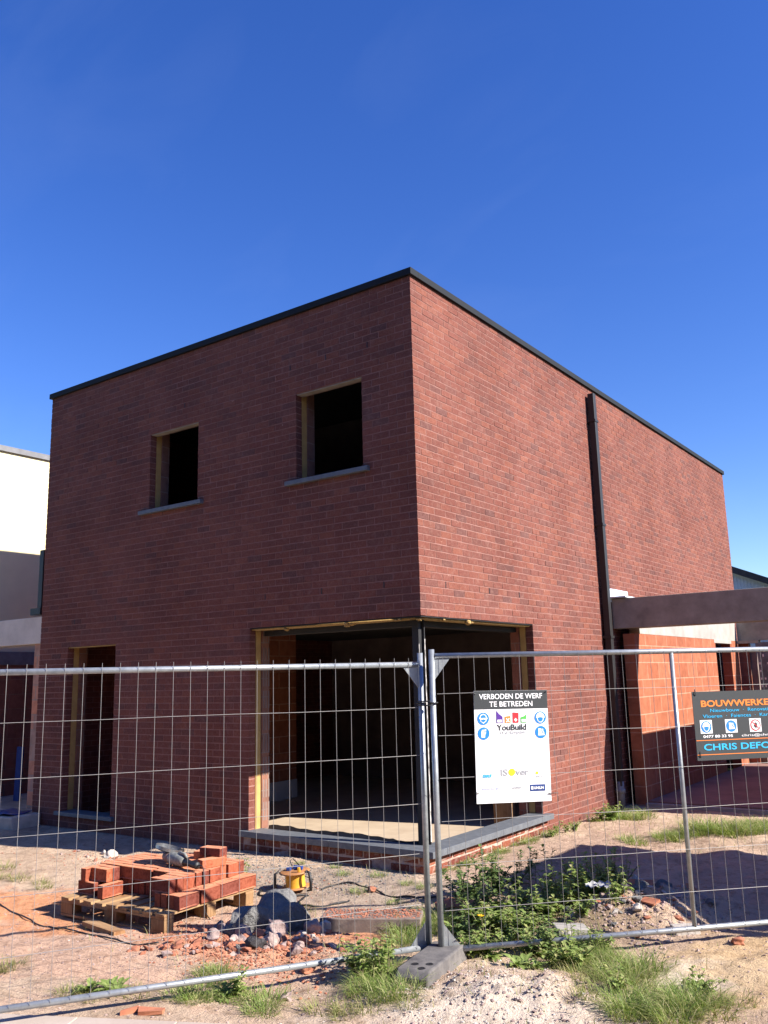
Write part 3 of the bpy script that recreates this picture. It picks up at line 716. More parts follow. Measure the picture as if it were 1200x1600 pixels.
tree(-2.2, 33, 5.75, 2.0, 'left one of the two green tree tops showing above the dark roof edge at right')
tree(.2, 33, 5.6, 2.0, 'right one of the two green tree tops showing above the dark roof edge at right')

# unseen houses across the street, added to block low sky fill
RA = atan2(.432, .902)
hm = [block_mat('street_brick', (.2,.1,.07), (.26,.13,.09), (.3,.25,.2), .22, .077, 'XZ', .008), block_mat('street_brick_dark', (.12,.09,.08), (.16,.12,.1), (.22,.2,.18), .22, .077, 'XZ', .008)]
for i in range(6):
    px = Vector((-.36,-4.17,0))+Vector((.902,.432,0))*(-32+i*11.5)+Vector((.432,-.902,0))*13.5
    hh = empty('unseen_house', px, RA, 'unseen brick house number %s from the left, added to block low sky light' % ['one','two','three','four','five','six'][i], 'house', 'unseen houses added across the street')
    MB().box((0,-8,-.1),(10.4,0,5.6)).build('wall', hm[i%2], hh)
    mb = MB(); mb.prism([(-8.5,5.4),(.5,5.4),(-4,9.2)],'X',-.2,10.6); mb.build('roof', M['roof_dark'], hh)
    for k in range(3):
        for z in (1.0,3.6):
            f = MB().box((1+k*3.2,-.02,z),(2.6+k*3.2,.03,z+1.4)).build('window', M['room_dark'], hh)
            MB().box((.92+k*3.2,.0,z-.08),(2.68+k*3.2,.1,z-.003)).build('sill', M['bluestone'], f)

# unseen container added to cast the soil shadow; stands in for an unknown caster
ct = empty('shadow_container', (4.35,.3,0), 0, 'unseen green container added right of the fence to cast the soil shadow', 'container')
mb = MB(); x0, x1, y0, y1 = 4.45, 10.4, .45, 2.75
mb.box((x0,y0,.15),(x1,y1,2.5))
k = x0+.1
while k < x1-.15:
    mb.box((k,y0-.03,.2),(k+.12,y0-.001,2.45)); mb.box((k,y1+.001,.2),(k+.12,y1+.03,2.45)); k += .24
part(mb, 'body', M['container'], ct)
mb = MB()
for x in (4.35,10.35):
    for y in (.3,2.74): mb.box((x,y,0),(x+.12,y+.12,2.59))
for y in (.3,2.74):
    for z in (.05,2.45): mb.box((4.47,y+.01,z),(10.35,y+.11,z+.12))
for x in (4.36,10.36):
    for z in (.05,2.45): mb.box((x,.42,z),(x+.1,2.74,z+.12))
part(mb, 'frame', M['container'], ct)
mb = MB()
for y in (.8,1.35,1.9,2.4): mb.tube([(4.42,y,.2),(4.42,y,2.45)],.017,8)
part(mb, 'lock_bar', M['galv'], ct)

# ------------------------------------------------------------------ temporary fence panels
def fence_panel(name, origin, rz, label, rows, top, bottom, post_top, mid=None, above=0, pitch=.109, phase=.06, L=3.5, flat_end=False):
    t = empty(name, origin, rz, label, 'fence', 'mesh fence panels in front of the site')
    MB().tube([(.02,0,top),(L-.02,0,top)], .019, 14).build('top_rail', M['galv'], t, smooth=True)
    MB().tube([(.02,0,bottom),(L-.02,0,bottom)], .019, 14).build('bottom_rail', M['galv'], t, smooth=True)
    for x in (0, L):
        MB().tube([(x,.001,0.0),(x,.001,post_top)], .0205, 14).build('post', M['galv'], t, smooth=True)
    if mid: MB().tube([(mid,.0,bottom-.005),(mid,.0,top+.0)], .016, 12).build('middle_post', M['galv'], t, smooth=True)
    mb = MB(); x = phase
    rnd = random.Random(3)
    while x < L-.03:
        b_ = rnd.uniform(-.0025,.0025)
        mb.tube([(x,-.021,bottom+.004),(x+b_,-.021,(top+bottom)/2),(x,-.021,top+above)], .0015, 6); x += pitch
    for z in rows:
        mb.tube([(.025,-.0255,z)]+[(k*L/8,-.0255,z+rnd.uniform(-.003,.003)) for k in range(1,8)]+[(L-.025,-.0255,z)], .0017, 6)
    mb.build('wire_mesh', M['wire'], t)
    for x, sx in ((.02,1),(L-.02,-1)):
        for z, sz in ((top-.02,-1),(bottom+.02,1)):
            q = [(x,z),(x+sx*.11,z),(x,z+sz*.14)]
            MB().prism(q, 'Y', -.002, .002).build('corner_plate', M['galv'], t)
    return t
S1 = Vector((1.405,-2.165,.06)); u1 = Vector((.545,.838,0)).normalized()
S2 = Vector((1.515,-2.185,.06)); u2 = Vector((.688,.726,0)).normalized()
L1 = 3.5
fence_panel('mesh_fence_panel', S1-u1*L1, atan2(u1.y,u1.x), 'left galvanised mesh fence panel standing before the brick stack',
            [1.59,1.27,.95,.63,.31], 1.885, .035, 1.965, above=.045, pitch=.1075, phase=L1-2.677+.0-.1075*7+.0)
fp2 = fence_panel('mesh_fence_panel', S2, atan2(u2.y,u2.x), 'right galvanised mesh fence panel carrying the two signs',
            [1.68,1.40,1.12,.84,.56,.28], 1.94, .035, 1.985, mid=1.815, above=.0, pitch=.1115, phase=.075)
# coupling clamp between the two posts
cc = empty('fence_clamp', S1.lerp(S2,.5)+Vector((0,0,1.62)), atan2(-.02,.11), 'small dark metal clamp joining the two fence posts', 'clamp')
mb = MB()
for sx in (-1,1):
    mb.tube([(sx*.056+.03*cos(a*pi/8), .03*sin(a*pi/8), 0) for a in range(17)], .006, 6)
mb.tube([(-.06,-.032,.012),(.06,-.032,.012)], .005, 6); mb.tube([(-.06,-.034,-.016),(.06,-.034,-.016)], .005, 6)
mb.build('clamp_ring', M['pipe'], cc, smooth=True)
# foot block under the posts
fbk = empty('ballast_block', (1.56,-2.37,gz(1.56,-2.37)-.035), radians(100), 'dark grey recycled foot block under the joined fence posts', 'foot block')
mb = MB()
# block with rounded trapezoid section and holes near the front end
prof = [(-.33,0),(.33,0),(.33,.10),(.29,.14),(-.29,.14),(-.33,.10)]
mb.prism(prof, 'Y', -.11, .11)
mb.build('block', M['footblock'], fbk, bevel=.012)
for (x, y) in ((-.20,.03),(-.26,-.04),(-.17,-.055),(.2,.03),(.26,-.04)):
    f = MB(); f.lathe([(.0,.1408),(.018,.1408),(.021,.1425),(.025,.1405)], 18, (x,y,0)); f.build('socket_hole', M['black_rubber'], fbk, smooth=True)
wb = empty('ballast_block', (2.62,-.64,gz(2.62,-.64)-.01), radians(40), 'small white block under the middle post of the right fence panel', 'block')
MB().box((-.09,-.06,0),(.09,.06,.065),.006).build('block', M['stone_white'], wb, bevel=.006)

# ------------------------------------------------------------------ signs
def text_mesh(body, size, mat, parent, name='lettering', x=0, z=0, y=-.004, align='CENTER', sx=1, spacing=1, bold=0, shear=0, fit=None):
    cu = bpy.data.curves.new(name, 'FONT'); cu.body = body; cu.size = size; cu.align_x = align; cu.extrude = .0004
    cu.space_character = spacing; cu.offset = bold; cu.shear = shear; cu.resolution_u = 4
    tmp = bpy.data.objects.new('tmp', cu); col.objects.link(tmp)
    dg = bpy.context.evaluated_depsgraph_get(); me = bpy.data.meshes.new_from_object(tmp.evaluated_get(dg))
    bpy.data.objects.remove(tmp); bpy.data.curves.remove(cu)
    me.materials.clear(); me.materials.append(mat); me.name = name
    if fit:
        w_ = max(v_.co.x for v_ in me.vertices)-min(v_.co.x for v_ in me.vertices); sx = fit/w_
    me.transform(Matrix(((sx,0,0,0),(0,0,-1,0),(0,1,0,0),(0,0,0,1))))
    o = bpy.data.objects.new(name, me); col.objects.link(o); o.parent = parent; o.location = (x, y, z)
    return o
def poly(pts, y, name, mat, parent, t=.0006):
    return MB().prism(pts, 'Y', y-t, y).build(name, mat, parent)
def circ(cx, cz, r, n=28, a0=0, a1=2*pi, rx=1):
    return [(cx+rx*r*cos(a0+(a1-a0)*k/n), cz+r*sin(a0+(a1-a0)*k/n)) for k in range(n if a1-a0 > 6.2 else n+1)]
def fence_local(s, z, off): return S2 + u2*s + Vector((0,0,z)) + Vector((u2.y,-u2.x,0))*off
class Merge(MB):
    def pl(s, pts, y, t=.0006): s.prism(pts, 'Y', y-t, y); return s
def icon_head(cx, cz, r, par, kind, name, disc='ink_blue', y=-.0036):
    g = poly(circ(cx, cz, r), y, name, M[disc], par)
    w_ = Merge(); b_ = Merge(); y1 = y-.0008
    if kind == 'goggles':
        w_.pl([(cx-.62*r,cz+.2*r),(cx-.45*r,cz+.62*r),(cx,cz+.8*r),(cx+.45*r,cz+.62*r),(cx+.62*r,cz+.2*r),(cx+.5*r,cz-.4*r),(cx,cz-.8*r),(cx-.5*r,cz-.4*r)][::-1], y1)
        b_.pl([(cx-.48*r,cz+.15*r),(cx-.35*r,cz+.5*r),(cx,cz+.64*r),(cx+.35*r,cz+.5*r),(cx+.48*r,cz+.15*r),(cx+.38*r,cz-.35*r),(cx,cz-.62*r),(cx-.38*r,cz-.35*r)][::-1], y1-.0008)
        w2 = Merge(); w2.pl([(cx-.7*r,cz+.18*r),(cx-.5*r,cz+.1*r),(cx-.12*r,cz+.12*r),(cx+.12*r,cz+.12*r),(cx+.5*r,cz+.1*r),(cx+.7*r,cz+.18*r),(cx+.7*r,cz-.02*r),(cx+.42*r,cz-.2*r),(cx,cz-.08*r),(cx-.42*r,cz-.2*r),(cx-.7*r,cz-.02*r)][::-1], y1-.0016)
        w2.build('pictogram', M['ink_white'], g)
    elif kind == 'helmet':
        w_.pl(circ(cx,cz+.1*r,.72*r,18,0,pi)+[(cx-.78*r,cz+.02*r),(cx-.6*r,cz-.1*r),(cx-.5*r,cz-.5*r),(cx-.2*r,cz-.8*r),(cx+.2*r,cz-.8*r),(cx+.5*r,cz-.5*r),(cx+.6*r,cz-.1*r),(cx+.78*r,cz+.02*r)], y1)
        b_.pl([(cx-.46*r,cz-.02*r),(cx-.38*r,cz-.45*r),(cx-.15*r,cz-.66*r),(cx+.15*r,cz-.66*r),(cx+.38*r,cz-.45*r),(cx+.46*r,cz-.02*r),(cx,cz+.08*r)], y1-.0008)
    elif kind == 'glove':
        w_.pl([(cx-.4*r,cz-.65*r),(cx+.2*r,cz-.65*r),(cx+.24*r,cz-.2*r),(cx+.42*r,cz+.15*r),(cx+.3*r,cz+.22*r),(cx+.12*r,cz+.02*r),(cx+.1*r,cz+.5*r),(cx-.05*r,cz+.62*r),(cx-.2*r,cz+.6*r),(cx-.34*r,cz+.45*r),(cx-.4*r,cz+.1*r)], y1)
        w_.pl([(cx+.2*r,cz+.35*r),(cx+.4*r,cz+.32*r),(cx+.45*r,cz+.66*r),(cx+.15*r,cz+.72*r)], y1)
    elif kind == 'boot':
        w_.pl([(cx-.5*r,cz-.55*r),(cx+.65*r,cz-.5*r),(cx+.66*r,cz-.3*r),(cx+.25*r,cz-.15*r),(cx+.08*r,cz+.12*r),(cx+.1*r,cz+.55*r),(cx-.45*r,cz+.6*r),(cx-.42*r,cz)], y1)
        w_.pl([(cx+.2*r,cz+.55*r),(cx+.4*r,cz+.5*r),(cx+.42*r,cz+.15*r),(cx+.62*r,cz-.1*r),(cx+.5*r,cz-.16*r),(cx+.28*r,cz+.08*r)], y1)
    elif kind == 'hand':
        w_.pl(circ(cx,cz,.8*r), y1)
        b_.pl([(cx-.22*r,cz-.45*r),(cx+.2*r,cz-.45*r),(cx+.32*r,cz-.05*r),(cx+.3*r,cz+.28*r),(cx+.16*r,cz+.45*r),(cx-.02*r,cz+.5*r),(cx-.15*r,cz+.4*r),(cx-.18*r,cz+.05*r),(cx-.38*r,cz+.0*r)], y1-.0008)
    if w_.v: w_.build('pictogram', M['ink_white'], g)
    if b_.v: b_.build('pictogram', M['ink_dark' if kind == 'hand' else 'ink_blue'], g)
    if kind == 'hand':
        c_ = .7071
        q = [(cx-.75*r*c_-.05*r, cz+.75*r*c_-.05*r),(cx-.75*r*c_+.05*r, cz+.75*r*c_+.05*r),(cx+.75*r*c_+.05*r, cz-.75*r*c_+.05*r),(cx+.75*r*c_-.05*r, cz-.75*r*c_-.05*r)]
        poly(q, y1-.0016, 'pictogram_bar', M['ink_red'], g)
# sign one: white board, 0.535 x 0.75
W1, H1 = .535, .75
s1 = empty('site_sign', fence_local(.545,1.375-.06,.036)+Vector((0,0,0)), atan2(u2.y,u2.x), 'white board with dark header reading VERBODEN DE WERF TE BETREDEN hung on the fence', 'sign')
s1.rotation_euler = (radians(1), radians(.6), atan2(u2.y,u2.x))
MB().box((-W1/2,-.002,-H1/2),(W1/2,.002,H1/2)).build('board', M['ink_white'], s1)
HZ = H1/2-.125
poly([(-W1/2+.0005,HZ),(-W1/2+.0005,H1/2-.0005),(W1/2-.0005,H1/2-.0005),(W1/2-.0005,HZ)][::-1], -.0025, 'header', M['ink_dark'], s1)
text_mesh('VERBODEN DE WERF', .05, M['ink_white'], s1, x=0, z=H1/2-.056, y=-.0042, bold=.0006, fit=.46)
text_mesh('TE BETREDEN', .05, M['ink_white'], s1, x=0, z=H1/2-.108, y=-.0042, bold=.0006, fit=.315)
R1 = .042
icon_head(-.205, .187, R1, s1, 'goggles', 'goggles_symbol'); icon_head(-.205, .088, R1, s1, 'glove', 'glove_symbol')
icon_head(.21, .187, R1, s1, 'helmet', 'helmet_symbol'); icon_head(.21, .088, R1, s1, 'boot', 'boot_symbol')
# logo: four little houses
yy = -.0036
for pts, mat in (([(-.11,.155),(-.065,.155),(-.065,.198),(-.088,.215),(-.11,.24)], 'ink_purple'), ([(-.05,.155),(-.008,.155),(-.008,.203),(-.05,.198)], 'ink_orange'),
                 ([(.008,.155),(.05,.155),(.052,.222),(.008,.226)], 'ink_red'), ([(.066,.155),(.108,.155),(.108,.212),(.09,.198),(.066,.192)], 'ink_green')):
    h_ = poly(pts, yy, 'logo_house', M[mat], s1)
    x0 = min(p[0] for p in pts); 
    if mat == 'ink_red': poly([(x0+.021,.162),(x0+.033,.175),(x0+.021,.188),(x0+.009,.175)], yy-.0008, 'logo_window', M['ink_white'], h_)
    elif mat == 'ink_orange':
        poly([(x0+.008,.163),(x0+.013,.158),(x0+.035,.184),(x0+.03,.188)], yy-.0008, 'logo_window', M['ink_white'], h_); poly([(x0+.03,.158),(x0+.035,.163),(x0+.013,.188),(x0+.008,.184)], yy-.0012, 'logo_window', M['ink_white'], h_)
    else:
        poly([(x0+.006,.160),(x0+.038,.160),(x0+.038,.178),(x0+.006,.178)], yy-.0008, 'logo_window', M['ink_white'], h_)
text_mesh('YouBuild', .055, M['ink_dark'], s1, x=0, z=.107, y=-.0042, bold=.0012, fit=.215)
text_mesh('We Simplify', .03, M['ink_grey'], s1, x=0, z=.08, y=-.0042, shear=.35, fit=.19)
for z, w_ in ((.058,.10),(.038,.29),(.022,.33)):
    x = -w_/2; rnd = random.Random(int(z*1000)); mb = Merge()
    while x < w_/2:
        l_ = rnd.uniform(.012,.04); mb.pl([(x,z),(min(x+l_,w_/2),z),(min(x+l_,w_/2),z+.0035),(x,z+.0035)], yy); x += l_+.016
    mb.build('small_print', M['ink_pale'], s1)
for z in (.008,-.125): poly([(-.25,z),(.25,z),(.25,z+.0012),(-.25,z+.0012)], yy, 'rule', M['ink_pale'], s1)
text_mesh('KNAUF', .03, M['ink_cyan'], s1, x=-.19, z=-.205, y=-.0042, bold=.001, fit=.065, shear=.2)
text_mesh('IS', .06, M['ink_grey'], s1, x=-.068, z=-.195, y=-.0042, bold=.001, fit=.048)
text_mesh('ver', .06, M['ink_grey'], s1, x=.062, z=-.195, y=-.0042, bold=.001, fit=.095)
poly(circ(-.012,-.175,.024), yy, 'logo_dot', M['ink_yellow'], s1); 
text_mesh('SAINT-GOBAIN', .014, M['ink_pale'], s1, x=.055, z=-.217, y=-.0042, fit=.1)
poly(circ(.17,-.185,.01,12), yy, 'logo_dot', M['ink_yellow'], s1); text_mesh('gyproc', .018, M['ink_grey'], s1, x=.19, z=-.212, y=-.0042, fit=.05)
text_mesh('wienerberger', .024, M['ink_lilac'], s1, x=-.165, z=-.285, y=-.0042, fit=.13)
text_mesh('weber', .026, M['ink_grey'], s1, x=.02, z=-.285, y=-.0042, fit=.07)
g = poly([(.115,-.305),(.225,-.305),(.225,-.262),(.115,-.262)], yy, 'logo_plate', M['ink_navy'], s1)
text_mesh('UNILIN', .024, M['ink_white'], s1, x=.178, z=-.292, y=-.0058, bold=.0008, fit=.07)
poly([(.122,-.294),(.138,-.294),(.138,-.274),(.122,-.274)], yy-.0012, 'logo_window', M['ink_white'], g)
for x, z, dx in ((-.25,-.305,-.03),(.245,-.325,.075),(-.255,.355,-.03),(.25,.36,.01)):
    MB().tube([(x,-.006,z),(x+dx*.5,-.012,z+.003),(x+dx,.0,z)], .0028, 6).build('cable_tie', M['black_rubber'], s1)
# sign two: dark board running out of the frame
W2, H2 = .94, .485
s2 = empty('site_sign', fence_local(1.93+W2/2,1.46-.06,.036), atan2(u2.y,u2.x), 'dark anthracite board lettered BOUWWERKEN in orange near the right edge', 'sign')
MB().box((-W2/2,-.002,-H2/2),(W2/2,.002,H2/2)).build('board', M['ink_dark'], s2)
lx = -W2/2
text_mesh('BOUWWERKEN', .062, M['ink_orange'], s2, x=lx+.06, z=.135, y=-.0034, align='LEFT', bold=.0016, fit=.61)
text_mesh('Nieuwbouw  \u00b7  Renovatie', .034, M['ink_cyan'], s2, x=lx+.13, z=.095, y=-.0034, align='LEFT', fit=.49)
text_mesh('Vloeren  \u00b7  Faiences  \u00b7  Karweien', .034, M['ink_cyan'], s2, x=lx+.07, z=.055, y=-.0034, align='LEFT', fit=.64)
for k, (x, kd) in enumerate(((lx+.09,'helmet'),(lx+.29,'boot'),(lx+.485,'hand'))):
    pp = poly([(x-.047,-.055),(x+.047,-.055),(x+.047,.04),(x-.047,.04)], -.0030, 'pictogram_plate', M['ink_white'], s2)
    icon_head(x, -.008, .041, pp, kd, kd+'_symbol', 'ink_red' if kd == 'hand' else 'ink_blue', y=-.0042)
text_mesh('0477 80 33 95', .026, M['ink_white'], s2, x=lx+.06, z=-.085, y=-.0034, align='LEFT', bold=.0005, fit=.235)
text_mesh('chris@chrisdefor', .024, M['ink_white'], s2, x=lx+.365, z=-.085, y=-.0034, align='LEFT', fit=.36)
for z in (-.105,-.205): poly([(lx+.003,z),(-lx-.003,z),(-lx-.003,z+.005),(lx+.003,z+.005)], -.0030, 'rule', M['ink_orange'], s2)
text_mesh('CHRIS DEFOR', .062, M['ink_cyan'], s2, x=lx+.055, z=-.172, y=-.0034, align='LEFT', bold=.0012, fit=.595)
for x, z in ((lx+.025,.215),(lx+.025,-.22),(-lx-.03,.215)):
    MB().tube([(x,-.004,z),(x-.003,-.01,z+.02),(x,0,z+.045)], .0028, 6).build('cable_tie', M['black_rubber'], s2)

# ------------------------------------------------------------------ pallet and the bricks on it
px, py = -1.26, -2.215; PZ = gz(px, py)-.005; PR = radians(2.5)
pal = empty('pallet', (px,py,PZ), PR, 'weathered wooden pallet loaded with red bricks', 'pallet')
def pal_w(x, y, z): c_, s_ = cos(PR), sin(PR); return (px+x*c_-y*s_, py+x*s_+y*c_, PZ+z)
LX, LY = .61, .5
for i in range(9):
    x = -LX+.05+i*((2*LX-.1)/8)
    MB().box((x-.048,-LY,.122),(x+.048,LY,.142),.003).build('deck_board', M['wood_y'], pal)
for y in (-LY+.05,0,LY-.05):
    MB().box((-LX,y-.048,.101),(LX,y+.048,.1215),.002).build('stringer_board', M['wood_x'], pal)
    MB().box((-LX,y-.048,.0),(LX,y+.048,.0195),.002).build('base_board', M['wood_x'], pal)
    for x in (-LX+.07,0,LX-.07):
        MB().box((x-.07,y-.048,.02),(x+.07,y+.048,.1005),.003).build('block', M['wood_z'], pal)
def brick_mesh(seed):
    rnd = random.Random(seed); bm = bmesh.new(); bmesh.ops.create_cube(bm, size=1)
    for v_ in bm.verts: v_.co.x *= .212; v_.co.y *= .064; v_.co.z *= .103
    bm.faces.ensure_lookup_table()
    fr = [f for f in bm.faces if f.normal.y < -.9]
    r_ = bmesh.ops.inset_individual(bm, faces=fr, thickness=.016)
    for v_ in fr[0].verts: v_.co.y += .007; v_.co.x *= .92
    bmesh.ops.bevel(bm, geom=[e for e in bm.edges if e.calc_face_angle(0) > 1.2 and all(abs(v_.co.x) > .09 for v_ in e.verts)], offset=.003, segments=1, affect='EDGES')
    for v_ in bm.verts: v_.co += Vector([rnd.uniform(-.0013,.0013) for _ in range(3)])
    me = bpy.data.meshes.new('brick'); bm.to_mesh(me); bm.free(); me.materials.append(M['stack_brick']); return me
BM = [brick_mesh(i) for i in range(4)]
BG = 'loose bricks stacked on the pallet'
def brick(x, y, z, rz=0, flat=False, label='red brick standing on edge in the stack on the pallet', group=BG, name='brick', world=False, tilt=0):
    o = bpy.data.objects.new(name, random.choice(BM)); col.objects.link(o)
    o.location = (x, y, z) if world else pal_w(x, y, z)
    o.rotation_euler = (radians(90) if flat else 0, tilt, rz+(0 if world else PR)+random.uniform(-.035,.035)); o.scale = (1, 1, random.uniform(.975,1.01))
    return tag(o, label, 'brick', group)
z1, z2 = .142+.052, .142+.052+.104
P_ = pi/2
ORD = ['first','second','third','fourth','fifth','sixth','seventh','eighth','ninth','tenth','eleventh','twelfth','thirteenth','fourteenth','fifteenth','sixteenth','seventeenth','eighteenth','nineteenth','twentieth']
# lower layer, long side across the pallet (along y)
x = -.55
while x < .62:
    nx_ = int(round((x+.55)/.0715))
    for r_, y in enumerate((-.03,.19,.41)):
        brick(x, y+random.uniform(-.009,.009), z1, P_ if random.random() < .5 else -P_, label='lower course brick on the pallet, %s row from the front, %s from the left' % (ORD[r_+1], ORD[nx_]))
    if x > .32: brick(x, -.255+random.uniform(-.006,.006), z1, P_, label='lower course brick in the front row of the pallet stack, %s from the left' % ORD[nx_])
    x += .0715
# upper layer, long side along the pallet
for i, x in enumerate((-.46,-.245,-.03,.185,.40,.515)):
    y = -.115
    if i == 4: y = -.32
    if i >= 5: break
    k_ = 0
    while y < .52:
        if not (i == 0 and y > .33): brick(x+random.uniform(-.011,.011), y, z2, random.choice((0, pi)), label='upper course brick on the pallet, %s column from the left, %s from the front' % (ORD[i], ORD[k_]))
        k_ += 1
        y += .0715
for y in (-.31,-.24,-.172,-.1,-.03,.05,.12,.19,.26,.33,.4,.46): brick(.575-.04+.0, y, z2, P_, label='red brick on the right end of the pallet stack', group='bricks at the right end of the stack') if False else None
# the two courses at the left front corner
brick(-.47,-.335,z1,0,label='red brick alone at the left front corner of the pallet, lower course',group=None)
brick(-.47,-.262,z1,0,label='red brick behind the left front corner brick of the pallet, lower course',group=None)
brick(-.245,-.30,z1,P_,label='red brick turned endways beside the left front corner of the stack, lower course',group=None)
brick(-.50,-.27,z2,P_,label='red brick on top at the far left front corner of the stack',group=None)
brick(-.385,-.285,z2,0,label='red brick on top of the left front corner with its long face forward',group=None)
brick(-.385,-.21,z2,0,label='red brick lying behind the topmost left front corner brick',group=None)
# bricks lying flat on top at the right rear
z3 = .142+.208+.033
brick(.30,.33,z3,.1,True,'red brick lying flat on the stack under the topmost brick',None)
brick(.43,.18,z3,1.2,True,'red brick lying flat at the right edge of the stack top',None)
brick(.16,.40,z3,.3,True,'red brick lying flat behind the grinder on the stack',None)
brick(.36,.27,z3+.066,.15,True,'topmost orange red brick of the pallet stack',None)
# big angle grinder lying on the bricks
gx, gy, gzz = .25, .02, .142+.208
gr = empty('angle_grinder', pal_w(gx, gy, gzz), PR-radians(12), 'dusty grey angle grinder with disc guard lying on the brick stack', 'power tool')
MB().tube([(-.20,0,.055),(-.16,0,.058),(-.05,0,.058),(.02,0,.055),(.05,0,.052)], [.03,.05,.052,.046,.034], 18).build('motor_housing', M['tool_grey'], gr, smooth=True)
MB().tube([(-.27,0,.06),(-.24,0,.06),(-.20,0,.057),(-.165,0,.057)], [.03,.042,.047,.045], 14).build('gear_head', M['tool_red'], gr, smooth=True)
MB().tube([(.05,0,.052),(.09,0,.05),(.16,0,.048),(.22,0,.046),(.235,0,.046)], [.034,.027,.024,.03,.026], 14).build('rear_handle', M['black_rubber'], gr, smooth=True)
MB().tube([(-.05,0,.108),(-.02,0,.115),(.04,0,.112),(.075,0,.085)], [.01,.013,.013,.01], 8).build('switch_grip', M['tool_grey'], gr, smooth=True)
mb = MB(); 
dM = Matrix.Translation((-.27,.03,.105)) @ Matrix.Rotation(radians(-14),4,'X') @ Matrix.Rotation(radians(8),4,'Y')
tmpb = MB(); tmpb.lathe([(0,.0),(.10,.0),(.115,.002),(.115,.028),(.111,.028),(.111,.006),(.0,.005)], 32)
mb.add([tuple(dM @ Vector(p)) for p in tmpb.v], tmpb.f); mb.build('disc_guard', M['tool_metal'], gr, smooth=False)
tmpb = MB(); tmpb.lathe([(0,-.006),(.1,-.006),(.1,-.003),(0,-.003)], 32); mb = MB(); mb.add([tuple(dM @ Vector(p)) for p in tmpb.v], tmpb.f); mb.build('cutting_disc', M['slag'], gr)
MB().tube([(-.235,.03,.06),(-.235,.12,.085),(-.235,.16,.09)], [.012,.016,.014], 10).build('side_handle', M['black_rubber'], gr, smooth=True)
MB().tube([(.235,0,.046),(.29,.0,.055),(.33,-.01,.04),(.36,-.02,-.05),(.37,-.03,-.16),(.38,-.02,-.28),(.40,.02,-.345)], .0045, 8).build('power_cord', M['black_rubber'], gr, smooth=True)
# wood offcut and small bits near the pallet
def ground_thing(name, mb, mat, x, y, rz, label, cat, dz=0, bevel=0, smooth=False, group=None, tilt=0):
    o = mb.build(name, mat, None, bevel=bevel, smooth=smooth); o.location = (x, y, gz(x, y)+dz); o.rotation_euler = (tilt, 0, rz)
    return tag(o, label, cat, group)
ground_thing('wood_offcut', MB().box((-.24,-.05,0),(.24,.05,.035),.004), M['wood_x'], -1.12,-2.86, radians(-8), 'short wooden board offcut on the ground before the pallet', 'board', bevel=.002, dz=.004)

# ------------------------------------------------------------------ cable reel and cables
rx_, ry_ = -.70, -1.12
rl = empty('cable_reel', (rx_,ry_,gz(rx_,ry_)+.01), radians(30), 'yellow and orange cable reel standing on the soil right of the pallet', 'cable reel'); rl.scale = (.92,.92,.68); rl.rotation_euler = (.06,-.07,.5)
MB().lathe([(0,.035),(.13,.035),(.145,.045),(.13,.055),(0,.055)], 28).build('lower_flange', M['reel_orange'], rl, smooth=True)
MB().lathe([(.1,.055),(.095,.1),(.095,.2),(.1,.23)], 24).build('drum', M['reel_yellow'], rl, smooth=True)
MB().lathe([(0,.228),(.135,.228),(.152,.238),(.135,.25),(0,.25)], 28).build('upper_flange', M['reel_orange'], rl, smooth=True)
for a in (.3,1.6,2.9):
    x, y = .06*cos(a), .06*sin(a); MB().box((x-.024,y-.024,.251),(x+.024,y+.024,.29),.001).build('socket', M['blue_plastic'], rl, bevel=.005)
MB().box((.05,-.09,.251),(.075,-.06,.31)).build('switch_knob', M['reel_yellow'], rl, bevel=.004)
for a in (-.5,1.55,3.4):
    c_, s_ = cos(a), sin(a)
    MB().tube([(.15*c_,.15*s_,.26),(.19*c_,.19*s_,.24),(.20*c_,.20*s_,.12),(.19*c_,.19*s_,.02),(.15*c_,.15*s_,.01)], [.012,.015,.015,.015,.012], 8).build('leg', M['black_rubber'], rl, smooth=True)
MB().tube([(-.02,.02,.285),(-.05,.05,.36),(-.03,.1,.37),(.02,.13,.27),(.05,.2,.1),(.12,.26,.02)], .006, 8).build('plug_cord', M['black_rubber'], rl, smooth=True)
mb = MB()
mb.tube([(.088*cos(a*.45)+.0, .088*sin(a*.45), .062+a*.0007) for a in range(80)], .0055, 6)
mb.build('wound_cable', M['black_rubber'], rl, smooth=True)
def ground_cable(pts, r_, label, lift=.008):
    P3 = []
    for i in range(len(pts)-1):
        p0 = Vector(pts[max(i-1,0)]); p1 = Vector(pts[i]); p2 = Vector(pts[i+1]); p3 = Vector(pts[min(i+2,len(pts)-1)])
        for k in range(8):
            t_ = k/8; q = .5*((2*p1)+(p2-p0)*t_+(2*p0-5*p1+4*p2-p3)*t_*t_+(3*p1-p0-3*p2+p3)*t_**3)
            P3.append((q.x, q.y, gz(q.x, q.y)+lift+.006*sin(len(P3)*.7)))
    o = MB().tube(P3, r_, 8).build('cable', M['black_rubber'], None, smooth=True)
    return tag(o, label, 'cable')
ground_cable([(-.95,-1.3),(-.85,-1.42),(-.62,-1.35),(-.5,-1.2),(-.44,-1.32),(-.36,-1.46),(-.2,-1.5),(-.05,-1.3),(-.04,-1.18)], .008, 'black cable looping on the soil right of the cable reel')
ground_cable([(-.52,-.98),(-.45,-.82),(-.22,-.76),(.12,-.87),(.42,-.84),(.62,-.8)], .007, 'black cable running over the soil below the corner window sill')
ground_cable([(-4.2,-2.35),(-3.2,-2.62),(-2.4,-2.86),(-1.7,-2.98),(-1.2,-2.99),(-.7,-3.02),(-.4,-2.9)], .006, 'thin black cable crossing the sand in front of the pallet')

